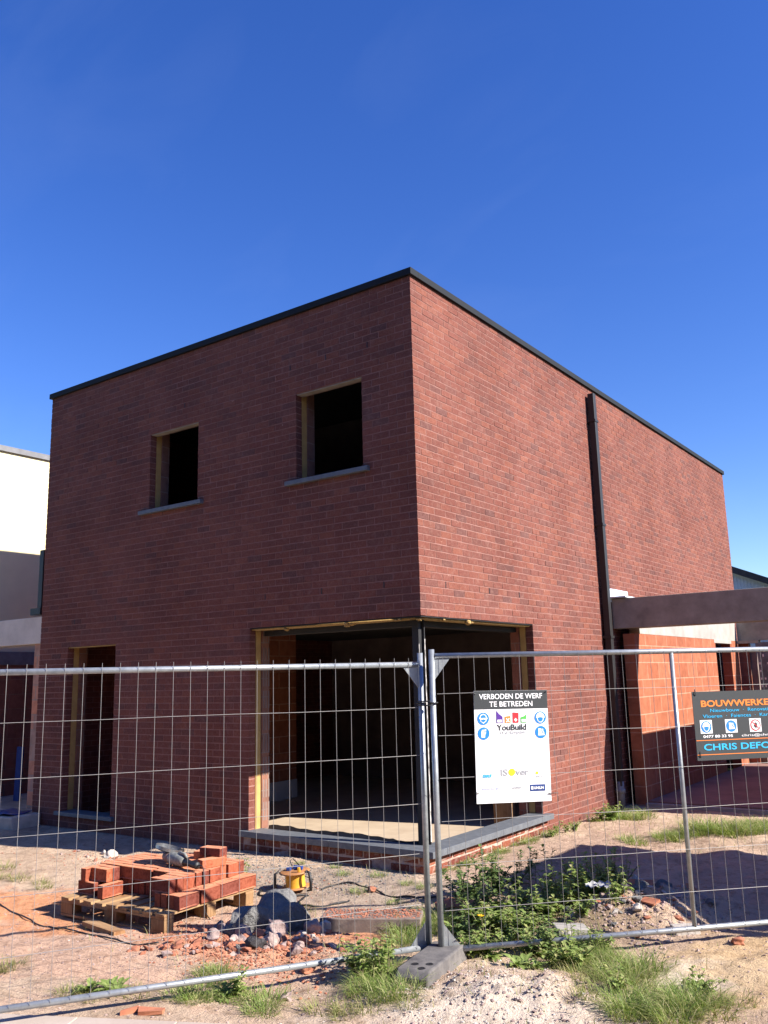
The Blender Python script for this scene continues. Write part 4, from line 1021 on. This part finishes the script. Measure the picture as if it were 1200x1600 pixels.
# ------------------------------------------------------------------ stones, rubble, debris
def stone(x, y, r_, mat, label, seed, cat='stone', flat=.8, rough=.3, sub=3, name='stone', dz=.0, group=None):
    mb = MB(); mb.rock((0,0,0), r_ if isinstance(r_, tuple) else (r_, r_*.85, r_*flat), seed=seed, sub=sub, rough=rough)
    h_ = (r_[2] if isinstance(r_, tuple) else r_*flat)
    o = mb.build(name, M[mat], None, smooth=True); o.location = (x, y, gz(x, y)+h_*.45+dz)
    m_ = o.modifiers.new('edge', 'EDGE_SPLIT'); m_.split_angle = radians(38)
    return tag(o, label, cat, group)
stone(.0,-2.2,(.31,.22,.22),'stone_grey','large grey hardened mortar lump in the rubble right of the pallet',11,'mortar lump',rough=.32,sub=4,name='mortar_lump',dz=-.07)
stone(-.02,-2.47,.085,'stone_purple','round mauve stone in front of the grey mortar lump',3,rough=.25)
stone(.28,-2.48,.075,'stone','pink stone leaning against the slag lump before the mortar lump',5)
stone(.27,-2.63,(.08,.065,.055),'slag','black porous slag lump in front of the pink stone',8,'slag',name='slag_lump',rough=.2)
stone(.40,-2.14,.09,'stone','squarish pink stone between mortar lump and concrete kerb piece',14)
stone(.30,-2.04,(.07,.06,.06),'brick_chip','orange brick lump wedged behind the squarish pink stone',17,'brick lump',name='brick_lump')
stone(-.22,-2.47,(.085,.07,.05),'stone_purple','dark mauve stone left of the grey mortar lump',21)
stone(-.33,-2.40,(.08,.06,.05),'stone_grey','grey crumbling stone at the left foot of the mortar lump',25)
stone(.17,-2.33,(.1,.08,.08),'stone_purple','dark rounded stone low in front of the mortar lump',29)
stone(.36,-1.98,(.06,.05,.08),'stone_white','white chip standing at the end of the concrete kerb piece',31)
stone(.55,-2.5,(.05,.04,.03),'stone','small pink stone right of the slag lump',33)
stone(.80,-2.70,(.055,.05,.04),'brick_chip','orange brick bit beside the bottom rail',35,'brick bit',name='brick_lump')
stone(1.0,-3.12,(.05,.04,.035),'stone_purple','dark brown stone on the sand in front of the left fence panel',37)
stone(-3.62,-.92,(.075,.05,.05),'stone_white','white stone beside brick crumbs near the house wall',41)
stone(-3.80,-.88,(.035,.03,.03),'stone_white','small white chip left of the white stone by the house wall',43)
stone(-2.75,-1.35,(.07,.04,.02),'stone_white','flat pale chip on the sand behind the pallet',44)
stone(-.05,-.85,(.045,.04,.035),'brick_chip','small orange brick lump on the grey soil below the sill',45,'brick bit',name='brick_lump')
# right heap
stone(1.95,.18,(.13,.10,.11),'stone_white','large pale stone on top of the right rubble heap',51)
stone(2.02,-.02,(.09,.08,.10),'stone_white','bright white stone in front of the large pale stone',53)
stone(1.80,.35,(.10,.08,.08),'stone','pinkish stone in the shadow behind the rubble heap',55)
stone(2.12,.42,(.11,.09,.09),'stone_grey','grey stone in the shadow right of the rubble heap',57)
stone(2.18,-.28,(.08,.06,.045),'stone_grey','flat grey stone midway down the rubble heap',59)
stone(2.02,-1.30,(.055,.05,.05),'stone_white','small pale stone in the grass near the right bottom rail',61)
stone(3.02,-.75,(.05,.035,.03),'brick_chip','small brick bit on the yellowish sand at right',63,'brick bit',name='brick_lump')
ground_thing('grey_block', MB().box((-.11,-.08,0),(.11,.08,.10),.012), M['concrete'], 1.97,-1.16, radians(38), 'pale concrete block half hidden in weeds behind the right bottom rail', 'block', bevel=.008, dz=-.01)
# striped white plastic
mb = MB(); N=10
vs = [(-.1+.2*i/N, -.04+.08*j, .03+.012*sin(i*2.1+j)) for i in range(N+1) for j in range(2)]
mb.add(vs+[(a,b_,c_-.004) for a,b_,c_ in vs], [(i*2,i*2+2,i*2+3,i*2+1) for i in range(N)]+[(i*2+22,i*2+23,i*2+25,i*2+24) for i in range(N)])
ground_thing('plastic_sheet', mb, M['plastic_white'], 1.88,-.42, radians(30), 'crumpled white plastic strip lying among the weeds', 'plastic', dz=.10, smooth=True, tilt=.3)
# terracotta tile pieces
mb = MB(); N = 12
top_ = [(-.17+.34*i/N, .035*sin(pi*i/N)) for i in range(N+1)]
mb.prism([(a, b_+.012) for a, b_ in top_]+[(a, b_) for a, b_ in top_[::-1]], 'Y', -.1, .1)
ground_thing('roof_tile', mb, M['terracotta'], .92,-1.02, radians(35), 'orange terracotta tile fragment lying right of the fence post', 'tile', dz=.035, tilt=.12)
ground_thing('roof_tile', MB().box((-.09,-.06,0),(.09,.06,.018),.004), M['terracotta'], 2.3,.5, radians(70), 'orange tile piece leaning in the shadow behind the rubble heap', 'tile', dz=.04, tilt=.7)
ground_thing('roof_tile', MB().box((-.10,-.05,0),(.10,.05,.018),.004), M['terracotta'], 2.12,-.12, radians(20), 'long orange tile shard on the crest of the rubble heap', 'tile', dz=.03, tilt=.3)
ground_thing('roof_tile', MB().box((-.07,-.04,0),(.07,.04,.016),.004), M['terracotta'], 2.32,-.5, radians(-20), 'orange tile shard low on the rubble heap near the middle post', 'tile', dz=.02, tilt=.2)
# concrete kerb piece
kb = MB(); kb.box((-.38,-.14,-.04),(.38,.14,.125),.006)
ground_thing('kerb_piece', kb, M['kerb_stone'], .60,-1.72, radians(29), 'grey concrete kerb piece lying on the soil left of the fence post', 'kerb piece', bevel=.008)
mb = MB()
for i in range(600): mb.rock((random.uniform(-.37,.37), random.uniform(-.13,.135), .126), random.uniform(.003,.011), seed=i, sub=1, flat=.5)
o = ground_thing('brick_dust', mb, M['brick_chip'], .60,-1.72, radians(29), 'orange brick grit strewn on top of the concrete kerb piece', 'brick grit'); o['kind'] = 'stuff'
# individually placed brick shards in the rubble
rnd = random.Random(77)
def shard(x, y, s_, label, group, mat='brick_chip'):
    mb = MB(); mb.rock((0,0,0), (s_, s_*.7, s_*.45), seed=rnd.randint(0,999), sub=1, rough=.6)
    o = mb.build('brick_shard', M[mat]); o.location = (x, y, gz(x,y)+s_*.2); o.rotation_euler = (rnd.uniform(-.5,.5), rnd.uniform(-.5,.5), rnd.uniform(0,6.3))
    return tag(o, label, 'brick shard', group)
for i in range(85):
    a = rnd.gauss(0,1); b_ = rnd.gauss(0,1)
    x = .12+a*.33+b_*.04; y = -2.70+a*.17+b_*.10
    shard(x, y, rnd.uniform(.018,.05), 'broken brick shard strewn before the mortar lump and slag', 'brick shards before the mortar lump', rnd.choice(['brick_chip']*4+['stone','stone_purple']))
for i in range(70):
    x = 2.27+rnd.gauss(0,.17); y = -.42+rnd.gauss(0,.32)
    shard(x, y, rnd.uniform(.015,.04), 'broken shard on the right rubble heap behind the fence', 'shards on the right rubble heap', rnd.choice(['brick_chip','stone','stone_white','stone_grey','stone']))
for i in range(32):
    x = -3.35+rnd.gauss(0,.5); y = -.98+rnd.gauss(0,.12)
    shard(x, y, rnd.uniform(.014,.035), 'brick shard scattered beside the white stone near the house wall', 'brick shards by the house wall', rnd.choice(['brick_chip','stone','brick_chip']))
for i in range(26):
    x = .75+rnd.gauss(0,.3); y = -1.98+rnd.gauss(0,.09)
    shard(x, y, rnd.uniform(.012,.03), 'brick shard in front of the concrete kerb piece', 'brick shards before the kerb piece')
def chunks(n_, cx, cy, sx, sy, s0, s1, mats, label, group):
    for i in range(n_):
        x, y = cx+rnd.gauss(0,sx), cy+rnd.gauss(0,sy); r_ = rnd.uniform(s0,s1)
        stone(x, y, (r_, r_*rnd.uniform(.6,.9), r_*rnd.uniform(.5,.8)), rnd.choice(mats), label, 100+i+int(cx*50), rough=.3, sub=2, name='rubble_chunk', cat='rubble chunk', group=group)
chunks(22, .08,-2.47,.27,.08,.03,.07, ['stone','stone_purple','stone_grey','brick_chip','stone'], 'angular rubble chunk around the foot of the mortar lump', 'rubble chunks around the mortar lump')
chunks(10, .42,-2.2,.08,.12,.025,.05, ['stone','brick_chip','stone_white'], 'small rubble chunk between the mortar lump and the kerb piece', 'rubble chunks by the kerb piece')
chunks(18, 2.15,-.2,.2,.3,.03,.06, ['stone','stone_white','stone_grey','stone','brick_chip'], 'angular rubble chunk on the right rubble heap', 'rubble chunks on the right heap')
def gravel(n_, fx, rmin, rmax, mat, name, label, cat):
    mb = MB()
    for i in range(n_):
        x, y = fx(rnd)
        if (x < .0 and y > .0): continue
        mb.rock((x, y, gz(x,y)+rmin*.3), rnd.uniform(rmin, rmax)**1.0, seed=i, sub=1, flat=.6, rough=.5)
    return tag(mb.build(name, M[mat]), label, cat, kind='stuff')
gravel(4200, lambda r: (r.uniform(-3.8,3.6), r.uniform(-4.1,.4)), .003, .010, 'stone', 'gravel', 'fine pinkish gravel sprinkled over the whole soil', 'gravel')
gravel(1500, lambda r: (.15+r.gauss(0,.42), -2.62+r.gauss(0,.2)), .004, .015, 'brick_chip', 'brick_crumbs', 'fine orange brick crumbs around the mortar lump', 'brick crumbs')
gravel(900, lambda r: (2.2+r.gauss(0,.28), -.45+r.gauss(0,.42)), .005, .016, 'stone', 'rubble_grit', 'pinkish grit covering the right rubble heap', 'grit')
gravel(500, lambda r: (-2.6+r.gauss(0,1.1), -1.1+r.gauss(0,.25)), .004, .012, 'brick_chip', 'brick_crumbs', 'orange brick crumbs along the house shadow', 'brick crumbs')
gravel(900, lambda r: (2.1+r.gauss(0,.42), -2.65+r.gauss(0,.3)), .003, .010, 'stone_white', 'lime_crumbs', 'pale lime crumbs in front of the fence foot', 'lime crumbs')
gravel(250, lambda r: (2.1+r.gauss(0,.42), -2.65+r.gauss(0,.3)), .005, .014, 'stone_purple', 'dark_crumbs', 'dark crumbs on the pale lime heap', 'crumbs')
gravel(900, lambda r: (r.uniform(-2.4,.0), r.uniform(-1.1,-.05)), .004, .012, 'stone_grey', 'gravel', 'grey gravel on the soil below the corner window', 'gravel')
# broken orange shard with stick near the pavement
ground_thing('tile_shard', MB().box((-.07,-.025,0),(.07,.025,.025),.008), M['terracotta'], .53,-3.76, radians(35), 'reddish tile shard on the paving before the left fence panel', 'tile')
ground_thing('tile_shard', MB().box((-.05,-.02,0),(.05,.02,.02),.006), M['terracotta'], .42,-3.82, radians(60), 'smaller reddish tile shard left of the tile shard on the paving', 'tile')
# left: slab end and tarpaulin by the left carport, blue board
gs = empty('concrete_slab', (-6.75,-.35,0), radians(2), 'rough concrete slab end below the left carport pillar', 'slab')
mb = MB(); mb.box((-1.3,-.12,-.05),(.42,.30,.16),.02); mb.build('slab', simple('beige_concrete', (.75,.62,.5), .9, var=.15, vscale=5, bmp=.5), gs, bevel=.02)
mb = MB(); N = 16
vs = [(-1.25+1.55*i/N, -.1+.36*j/3, .175+.02*sin(i*1.3+j*2)+.015*sin(i*.6)) for i in range(N+1) for j in range(4)]
mb.add(vs, [(i*4+j,(i+1)*4+j,(i+1)*4+j+1,i*4+j+1) for i in range(N) for j in range(3)])
o = mb.build('tarpaulin', M['tarp_blue'], None, smooth=True); o.location = (-6.75,-.35,.0)
m_ = o.modifiers.new('t','SOLIDIFY'); m_.thickness = .004
tag(o, 'crumpled blue tarpaulin lying on the concrete slab end at left', 'tarpaulin')
bb = MB(); bb.box((-.06,-.02,0),(.06,.02,.85)); o = bb.build('blue_board', M['blue_plastic'], None, bevel=.004); o.location = (-8.6,1.0,.06); o.rotation_euler = (0,.03,.2)
tag(o, 'narrow blue board standing upright in the left carport', 'board')
bb = MB(); bb.tube([(0,0,0),(.02,0,1.6)], .03, 12); o = bb.build('blue_pipe', M['blue_plastic'], None, smooth=True); o.location = (-5.35,.9,.05)
tag(o, 'upright blue pipe seen inside the narrow doorway', 'pipe')

# ------------------------------------------------------------------ vegetation
def blade(mb, p, az, h, w, lean, droop, seg=4):
    c_, s_ = cos(az), sin(az); vs = []
    wx, wy = -s_*w/2, c_*w/2
    for i in range(seg+1):
        t_ = i/seg; d = lean*t_*h + droop*h*t_**2.4; z = h*t_*(1-.45*droop*t_*t_)
        k = (1-t_)**.7 if t_ < 1 else 0
        x, y = p[0]+c_*d, p[1]+s_*d
        if i < seg: vs += [(x-wx*k, y-wy*k, p[2]+z), (x+wx*k, y+wy*k, p[2]+z)]
        else: vs.append((x, y, p[2]+z))
    fs = [(2*i,2*i+1,2*i+3,2*i+2) for i in range(seg-1)]+[(2*seg-2,2*seg-1,2*seg)]
    mb.add(vs, fs)
def grass_mesh(seed, n_, h, r_, dry=False):
    g_ = random.Random(seed); mb = MB()
    for i in range(n_):
        a = g_.uniform(0,2*pi); rr = r_*sqrt(g_.random())
        az = a+g_.gauss(0,.7)
        blade(mb, (rr*cos(a), rr*sin(a), -.01), az, h*g_.uniform(.35,1.1), g_.uniform(.003,.0062), g_.uniform(.05,.7), g_.uniform(.2,1.3))
    me = bpy.data.meshes.new('grass'); me.from_pydata(mb.v, [], mb.f); me.materials.append(M['grass_dry' if dry else 'grass']); me.update(); return me
GM = [grass_mesh(i, 230, .15, .12) for i in range(5)]
GS = [grass_mesh(20+i, 150, .09, .09) for i in range(3)]
GD = [grass_mesh(40+i, 90, .11, .08, True) for i in range(3)]
def place(me, name, x, y, s_, label, cat, group, sz=1):
    o = bpy.data.objects.new(name, me); col.objects.link(o); o.location = (x, y, gz(x, y)-.002)
    o.rotation_euler = (0,0,rnd.uniform(0,6.3)); o.scale = (s_, s_, s_*sz); return tag(o, label, cat, group)
def tufts(pts, meshes, label, group, s0=.8, s1=1.2, jit=.04, name='grass_tuft', cat='grass tuft', sz=1):
    for (x, y) in pts: place(rnd.choice(meshes), name, x+rnd.uniform(-jit,jit), y+rnd.uniform(-jit,jit), rnd.uniform(s0,s1), label, cat, group, sz)
tufts([(1.30,-2.42),(1.38,-2.6),(1.48,-2.78),(1.25,-2.56),(1.40,-2.86),(1.55,-2.9),(1.18,-2.4),(1.30,-2.75),(1.05,-2.38),(1.62,-2.86)], GM, 'lush green grass tuft at the left side of the fence foot', 'grass tufts left of the fence foot', .65, 1.0)
tufts([(2.62,-1.72),(2.70,-1.80),(2.58,-1.85),(2.66,-1.64)], GM, 'tall green grass tuft standing on the pale soil before the right panel', 'tall grass tufts before the right panel', .9, 1.15)
tufts([(2.6,-1.95),(2.5,-1.75),(2.9,-2.0),(2.8,-2.4)], GM, 'bright grass tuft between the tall tuft and the bottom edge', 'bright grass tufts near the bottom edge', .7, 1.0)
tufts([(2.7,-2.0),(2.4,-1.78),(3.2,-1.95),(3.25,-2.1),(2.35,-1.95),(2.6,-2.3),(3.1,-2.4),(2.5,-2.1),(2.2,-1.75),(3.3,-1.85)], GD, 'straw coloured dry grass tuft mixed into the grass at the bottom right', 'dry tufts at the bottom right', .9, 1.5)
tufts([(2.95,-2.22),(3.02,-2.12),(2.86,-2.32),(3.08,-2.3),(2.78,-2.24),(3.12,-2.05),(2.85,-2.12)], GM, 'bright long grass tuft at the bottom right edge of the photo', 'long grass tufts at the bottom right', .85, 1.2)
tufts([(2.22,-1.62),(2.32,-1.52),(2.38,-1.62),(2.28,-1.42),(2.15,-1.5),(2.42,-1.5)], GM, 'green grass tuft just before the right bottom rail', 'grass tufts before the right bottom rail', .65, 1.0)
tufts([(.62,-3.40),(.72,-3.30),(.55,-3.46),(.80,-3.25),(.5,-3.3),(.9,-3.18),(.42,-3.5),(.66,-3.22)], GS, 'low grass tuft on the sand before the left panel rail', 'low grass tufts before the left panel', .9, 1.4)
tufts([(1.02,-3.34),(1.07,-3.38)], GS, 'small bright grass tuft alone on the sand near the paving', 'small grass tufts near the paving', .9, 1.1)
tufts([(.25,-3.12),(.35,-3.08),(.42,-3.12),(.3,-3.0)], GS, 'short grass tuft behind the left panel rail below the rubble', 'short grass tufts below the rubble', .8, 1.2)
tufts([(1.35,-3.2),(1.45,-3.12),(1.6,-3.1),(1.55,-3.2),(1.75,-3.0)], GD, 'thin yellowish grass tuft on the pale sand at the bottom edge', 'thin grass tufts at the bottom edge', .8, 1.2)
tufts([(-.08,-3.72),(.02,-3.78),(.12,-3.70),(-.15,-3.8),(.2,-3.62)], GD, 'dry grass tuft along the left panel bottom rail', 'dry grass tufts along the left rail', .7, 1.1)
tufts([(-.9,-3.8),(-.95,-3.72)], GD, 'dry grass tuft at the far left edge of the sand', 'dry grass tufts at far left', .9, 1.2)
tufts([(.98,-1.82),(.88,-1.5),(1.05,-1.6),(1.1,-1.9),(.95,-1.35),(.82,-1.3),(1.12,-2.05),(.9,-1.68)], GM, 'green grass tuft behind the joined fence posts', 'grass tufts behind the fence posts', .7, 1.15)
tufts([(1.7,3.4),(1.9,3.3),(2.1,3.5),(2.3,3.6),(2.5,3.6),(2.0,3.8),(2.2,3.9),(1.8,3.8),(1.5,3.4)], GM, 'taller grass tuft in the green strip before the right carport', 'taller grass tufts before the right carport', 1.0, 1.6)
tufts([(.25,3.6),(.35,3.85),(.45,4.0),(.55,3.9),(.3,4.2),(.5,4.35),(.65,4.1)], GS, 'short green grass tuft at the foot of the downpipe', 'grass tufts at the downpipe foot', 1.2, 1.9)
tufts([(1.35+.11*i+rnd.uniform(-.1,.1), 3.0+.16*i+rnd.uniform(-.35,.35)) for i in range(14)], GM, 'green grass tuft in front of the right carport floor', 'grass tufts before the right carport', .8, 1.3)
tufts([(1.0+.12*i, 2.5+.12*i+rnd.uniform(-.2,.2)) for i in range(10)], GS, 'low grass tuft on the soil before the shadow at right', 'low grass tufts near the shadow', 1.0, 1.8)
tufts([(.07,.55),(.08,.62),(.09,1.25),(.1,1.32),(.12,1.0),(.1,1.7),(.12,1.85),(.1,2.0),(.15,2.3),(.1,.3)], GS, 'small grass tuft along the brick plinth of the side wall', 'grass tufts along the side plinth', .7, 1.2)
tufts([(-3.5,-2.1),(-3.2,-2.05),(-2.95,-2.2),(-3.75,-2.2),(-4.1,-1.9)], GD, 'dry weed tuft on the sand at left behind the fence', 'dry tufts on the sand at left', .9, 1.4)
tufts([(-.3,-.4),(-.6,-.5),(.1,-.55),(-.9,-.3),(-.15,-.9),(.35,-.6),(-1.3,-.35),(.3,-1.0)], GS, 'sparse grass tuft on the soil under the corner window', 'sparse tufts under the corner window', .5, .9)
tufts([(-.25,-1.75),(-.35,-1.9),(-.15,-1.6)], GD, 'dry tuft between the pallet and the mortar lump', 'dry tufts behind the mortar lump', .7, 1.1)

def leaf(mb, p, az, l, w, elev, fold=.25, curl=.5, lobed=False):
    # a folded leaf of four spans
    N = 5; c_, s_ = cos(az), sin(az); vs = []
    x, z = 0.0, 0.0; e = elev
    prof = [.1,.75,1,.8,.45,.0] if not lobed else [.15,.9,.45,1,.55,.0]
    for i in range(N+1):
        ww = w*prof[i]/2
        vs += [(p[0]+c_*x-s_*ww, p[1]+s_*x+c_*ww, p[2]+z+ww*fold), (p[0]+c_*x, p[1]+s_*x, p[2]+z), (p[0]+c_*x+s_*ww, p[1]+s_*x-c_*ww, p[2]+z+ww*fold)]
        x += cos(e)*l/N; z += sin(e)*l/N; e -= curl*1.6/N
    fs = []
    for i in range(N): fs += [(3*i,3*i+1,3*i+4,3*i+3),(3*i+1,3*i+2,3*i+5,3*i+4)]
    mb.add(vs, fs)
def weed_mesh(seed, kind):
    g_ = random.Random(seed); L_ = MB(); S_ = MB()
    if kind == 'tall':
        for s in range(g_.randint(2,4)):
            a = g_.uniform(0,6.3); h = g_.uniform(.22,.4); ln = g_.uniform(.05,.3)
            pts = [(cos(a)*ln*h*t_*t_+.03*cos(a), sin(a)*ln*h*t_*t_+.03*sin(a), h*t_) for t_ in [k/8 for k in range(9)]]
            S_.tube(pts, [.004-.0003*k for k in range(9)], 5)
            for k in range(26):
                t_ = g_.uniform(.12,1); i = min(7, int(t_*8)); p = Vector(pts[i]).lerp(Vector(pts[i+1]), t_*8-i)
                leaf(L_, p, k*2.4+g_.uniform(-.4,.4), g_.uniform(.045,.085)*(1.25-.6*t_), g_.uniform(.02,.034), g_.uniform(.1,.8), lobed=g_.random() < .4)
    elif kind == 'bush':
        for s in range(g_.randint(6,9)):
            a = g_.uniform(0,6.3); h = g_.uniform(.1,.24); sp = g_.uniform(.3,1.1)
            pts = [(cos(a)*sp*h*t_, sin(a)*sp*h*t_, h*t_**.8) for t_ in [k/5 for k in range(6)]]
            S_.tube(pts, .003, 4)
            for k in range(16):
                t_ = g_.uniform(.1,1); i = min(4, int(t_*5)); p = Vector(pts[i]).lerp(Vector(pts[i+1]), t_*5-i)
                leaf(L_, p, g_.uniform(0,6.3), g_.uniform(.04,.075), g_.uniform(.022,.04), g_.uniform(-.1,.8), lobed=g_.random() < .5)
    else:  # rosette of broad leaves
        S_.tube([(0,0,-.01),(0,0,.03)], .006, 5)
        for k in range(14):
            leaf(L_, (0,0,.01), k*2.4, g_.uniform(.10,.2), g_.uniform(.04,.07), g_.uniform(.3,1.1), curl=.7, lobed=True)
    return L_, S_
WP = []
def proto_weed(seed, kind, dark):
    L_, S_ = weed_mesh(seed, kind)
    lm = bpy.data.meshes.new('leaves'); lm.from_pydata(L_.v, [], L_.f); lm.materials.append(M['weed_dark' if dark else 'weed']); lm.update()
    sm = bpy.data.meshes.new('stem'); sm.from_pydata(S_.v, [], S_.f); sm.materials.append(M['stem']); sm.update()
    return lm, sm
W = {k: [proto_weed(i*7+j, k[0], k[1]) for i in range(3)] for j, k in enumerate((('tall',False),('tall',True),('bush',False),('bush',True),('ros',False)))}
def weed(kind, dark, x, y, s_, label, group, name='weed_plant'):
    lm, sm = rnd.choice(W[(kind, dark)])
    e = empty(name, (x, y, gz(x, y)-.003), rnd.uniform(0,6.3), label, 'weed', group); e.scale = (s_,)*3
    for nm, me in (('leaves', lm), ('stem', sm)):
        o = bpy.data.objects.new(nm, me); col.objects.link(o); o.parent = e
    return e
def weeds(n_, cx, cy, sx, sy, rot, kinds, label, group, s0, s1):
    for i in range(n_):
        a, b_ = rnd.uniform(-1,1)*sx, rnd.uniform(-1,1)*sy
        k = rnd.choice(kinds); weed(k[0], k[1], cx+a*cos(rot)-b_*sin(rot), cy+a*sin(rot)+b_*cos(rot), rnd.uniform(s0,s1), label, group)
TL, TD, BL_, BD, RO = ('tall',False),('tall',True),('bush',False),('bush',True),('ros',False)
weeds(11, .93,-.55,.13,.38,0, [TD,BD,BD], 'dark leafy weed growing beside the plinth right of the fence posts', 'dark weeds by the plinth', .8, 1.15)
weeds(3, 1.02,-.02,.08,.12,0, [TD], 'tall dark weed standing alone on the soil behind the fence', 'tall dark weeds on the soil', .8, 1.0)
weeds(24, 1.45,-1.3,.42,.36,.7, [BD,BL_,BL_,RO,BL_], 'bushy weed in the dense patch behind the right panel near the posts', 'weeds in the dense patch near the posts', .7, 1.15)
weeds(22, 1.74,-.66,.4,.38,.7, [BL_,TL,RO,BL_,BL_], 'light green weed in the middle of the patch behind the right panel', 'weeds in the middle of the patch', .7, 1.1)
weeds(14, 1.62,-.1,.25,.22,.7, [TL,TL,BL_], 'tall light green weed at the back of the weed patch', 'weeds at the back of the patch', .9, 1.2)
weeds(12, 1.78,-1.75,.32,.10,.75, [BD,BL_,RO], 'low weed crouching under the right bottom rail', 'low weeds under the right rail', .6, .9)
weeds(7, 1.75,.25,.14,.18,.7, [TL], 'thin tall weed beside the stones of the rubble heap', 'thin weeds by the rubble stones', .7, .95)
weeds(7, 2.9,-1.95,.32,.12,.6, [RO,BL_], 'leafy weed among the long grass at the bottom right', 'leafy weeds at the bottom right', .5, .75)
weeds(6, 2.05,-1.95,.3,.06,.75, [BL_,RO], 'leafy weed between pale soil and the right panel', 'leafy weeds on the pale soil edge', .6, .9)
weeds(6, 1.22,-2.55,.14,.16,.5, [BL_,TL], 'feathery weed in the grass left of the fence foot', 'feathery weeds left of the fence foot', .7, .95)
weeds(4, .70,-3.3,.16,.04,.4, [RO,BL_], 'broad leafed weed in the low grass before the left panel', 'broad leafed weeds before the left panel', .5, .75)
weeds(9, 2.1,-1.45,.35,.14,.7, [BL_,RO,TL], 'ragged weed at the grassy edge just behind the right bottom rail', 'ragged weeds behind the right rail', .5, .85)
weeds(3, -.02,-3.72,.14,.03,.4, [RO], 'withered weed at the left bottom rail', 'withered weeds at the left rail', .6, .85)
weeds(2, .72,-1.62,.03,.03,0, [RO], 'small green weed sprouting on the kerb piece', 'small weeds by the kerb piece', .5, .6)
weeds(5, .35,3.7,.18,.3,0, [RO,BL_], 'low weed on the soil near the downpipe', 'low weeds near the downpipe', .6, 1.0)
weeds(5, .25,2.4,.1,.6,0, [BL_], 'sparse weed along the lit side wall foot', 'sparse weeds along the side wall', .4, .7)
weeds(3, -1.05,-1.45,.1,.1,0, [TL], 'thin weed stem behind the brick stack', 'thin weeds behind the brick stack', .6, .8)
# yellow flower
fl = empty('yellow_flower', (1.52,-1.66,gz(1.52,-1.66)), 0, 'single yellow flower in the weeds behind the right fence panel', 'flower')
MB().tube([(0,0,0),(.01,0,.08),(.0,0,.17)], .0025, 5).build('stem', M['stem'], fl)
mb = MB()
for k in range(12): 
    a = k*pi/6; mb.add([(0,0,.17),(.02*cos(a-.25),.02*sin(a-.25),.182),(.03*cos(a),.03*sin(a),.185),(.02*cos(a+.25),.02*sin(a+.25),.182)],[(0,1,2,3)])
o = mb.build('petals', M['petal'], fl); 
# loose sparse ground cover blades (uncountable)
mb = MB()
for i in range(2600):
    z_ = rnd.random()
    if z_ < .4: x, y = 1.55+rnd.gauss(0,.35), -1.1+rnd.gauss(0,.5)
    elif z_ < .6: x, y = 2.6+rnd.gauss(0,.4), -1.95+rnd.gauss(0,.3)
    elif z_ < .8: x, y = 1.4+rnd.gauss(0,.7), 3.2+rnd.gauss(0,.6)
    else: x, y = rnd.uniform(-1.5,3), rnd.uniform(-3.2,.2)
    if x < .1 and y > -.05: continue
    blade(mb, (x,y,gz(x,y)-.004), rnd.uniform(0,6.3), rnd.uniform(.02,.1), rnd.uniform(.003,.006), rnd.uniform(.1,.8), rnd.uniform(.1,.8), 3)
tag(mb.build('ground_cover', M['grass_dry']), 'sparse thin ground cover blades over the soil', 'ground cover', kind='stuff')

# tell small groups of look-alikes apart by their order across the picture
inv = cam.matrix_world.inverted(); byl = {}
for o in col.objects:
    if o.parent is None and o.get('group') and o.get('label'): byl.setdefault((o['group'], o['label']), []).append(o)
for (g_, l_), os_ in byl.items():
    if 2 <= len(os_) <= 16:
        os_.sort(key=lambda o: (inv @ o.location).x/-(inv @ o.location).z)
        for i, o in enumerate(os_):
            t_ = l_+', '+ORD[i]+' from left'
            if len(t_.replace(',', '').split()) <= 16: o['label'] = t_
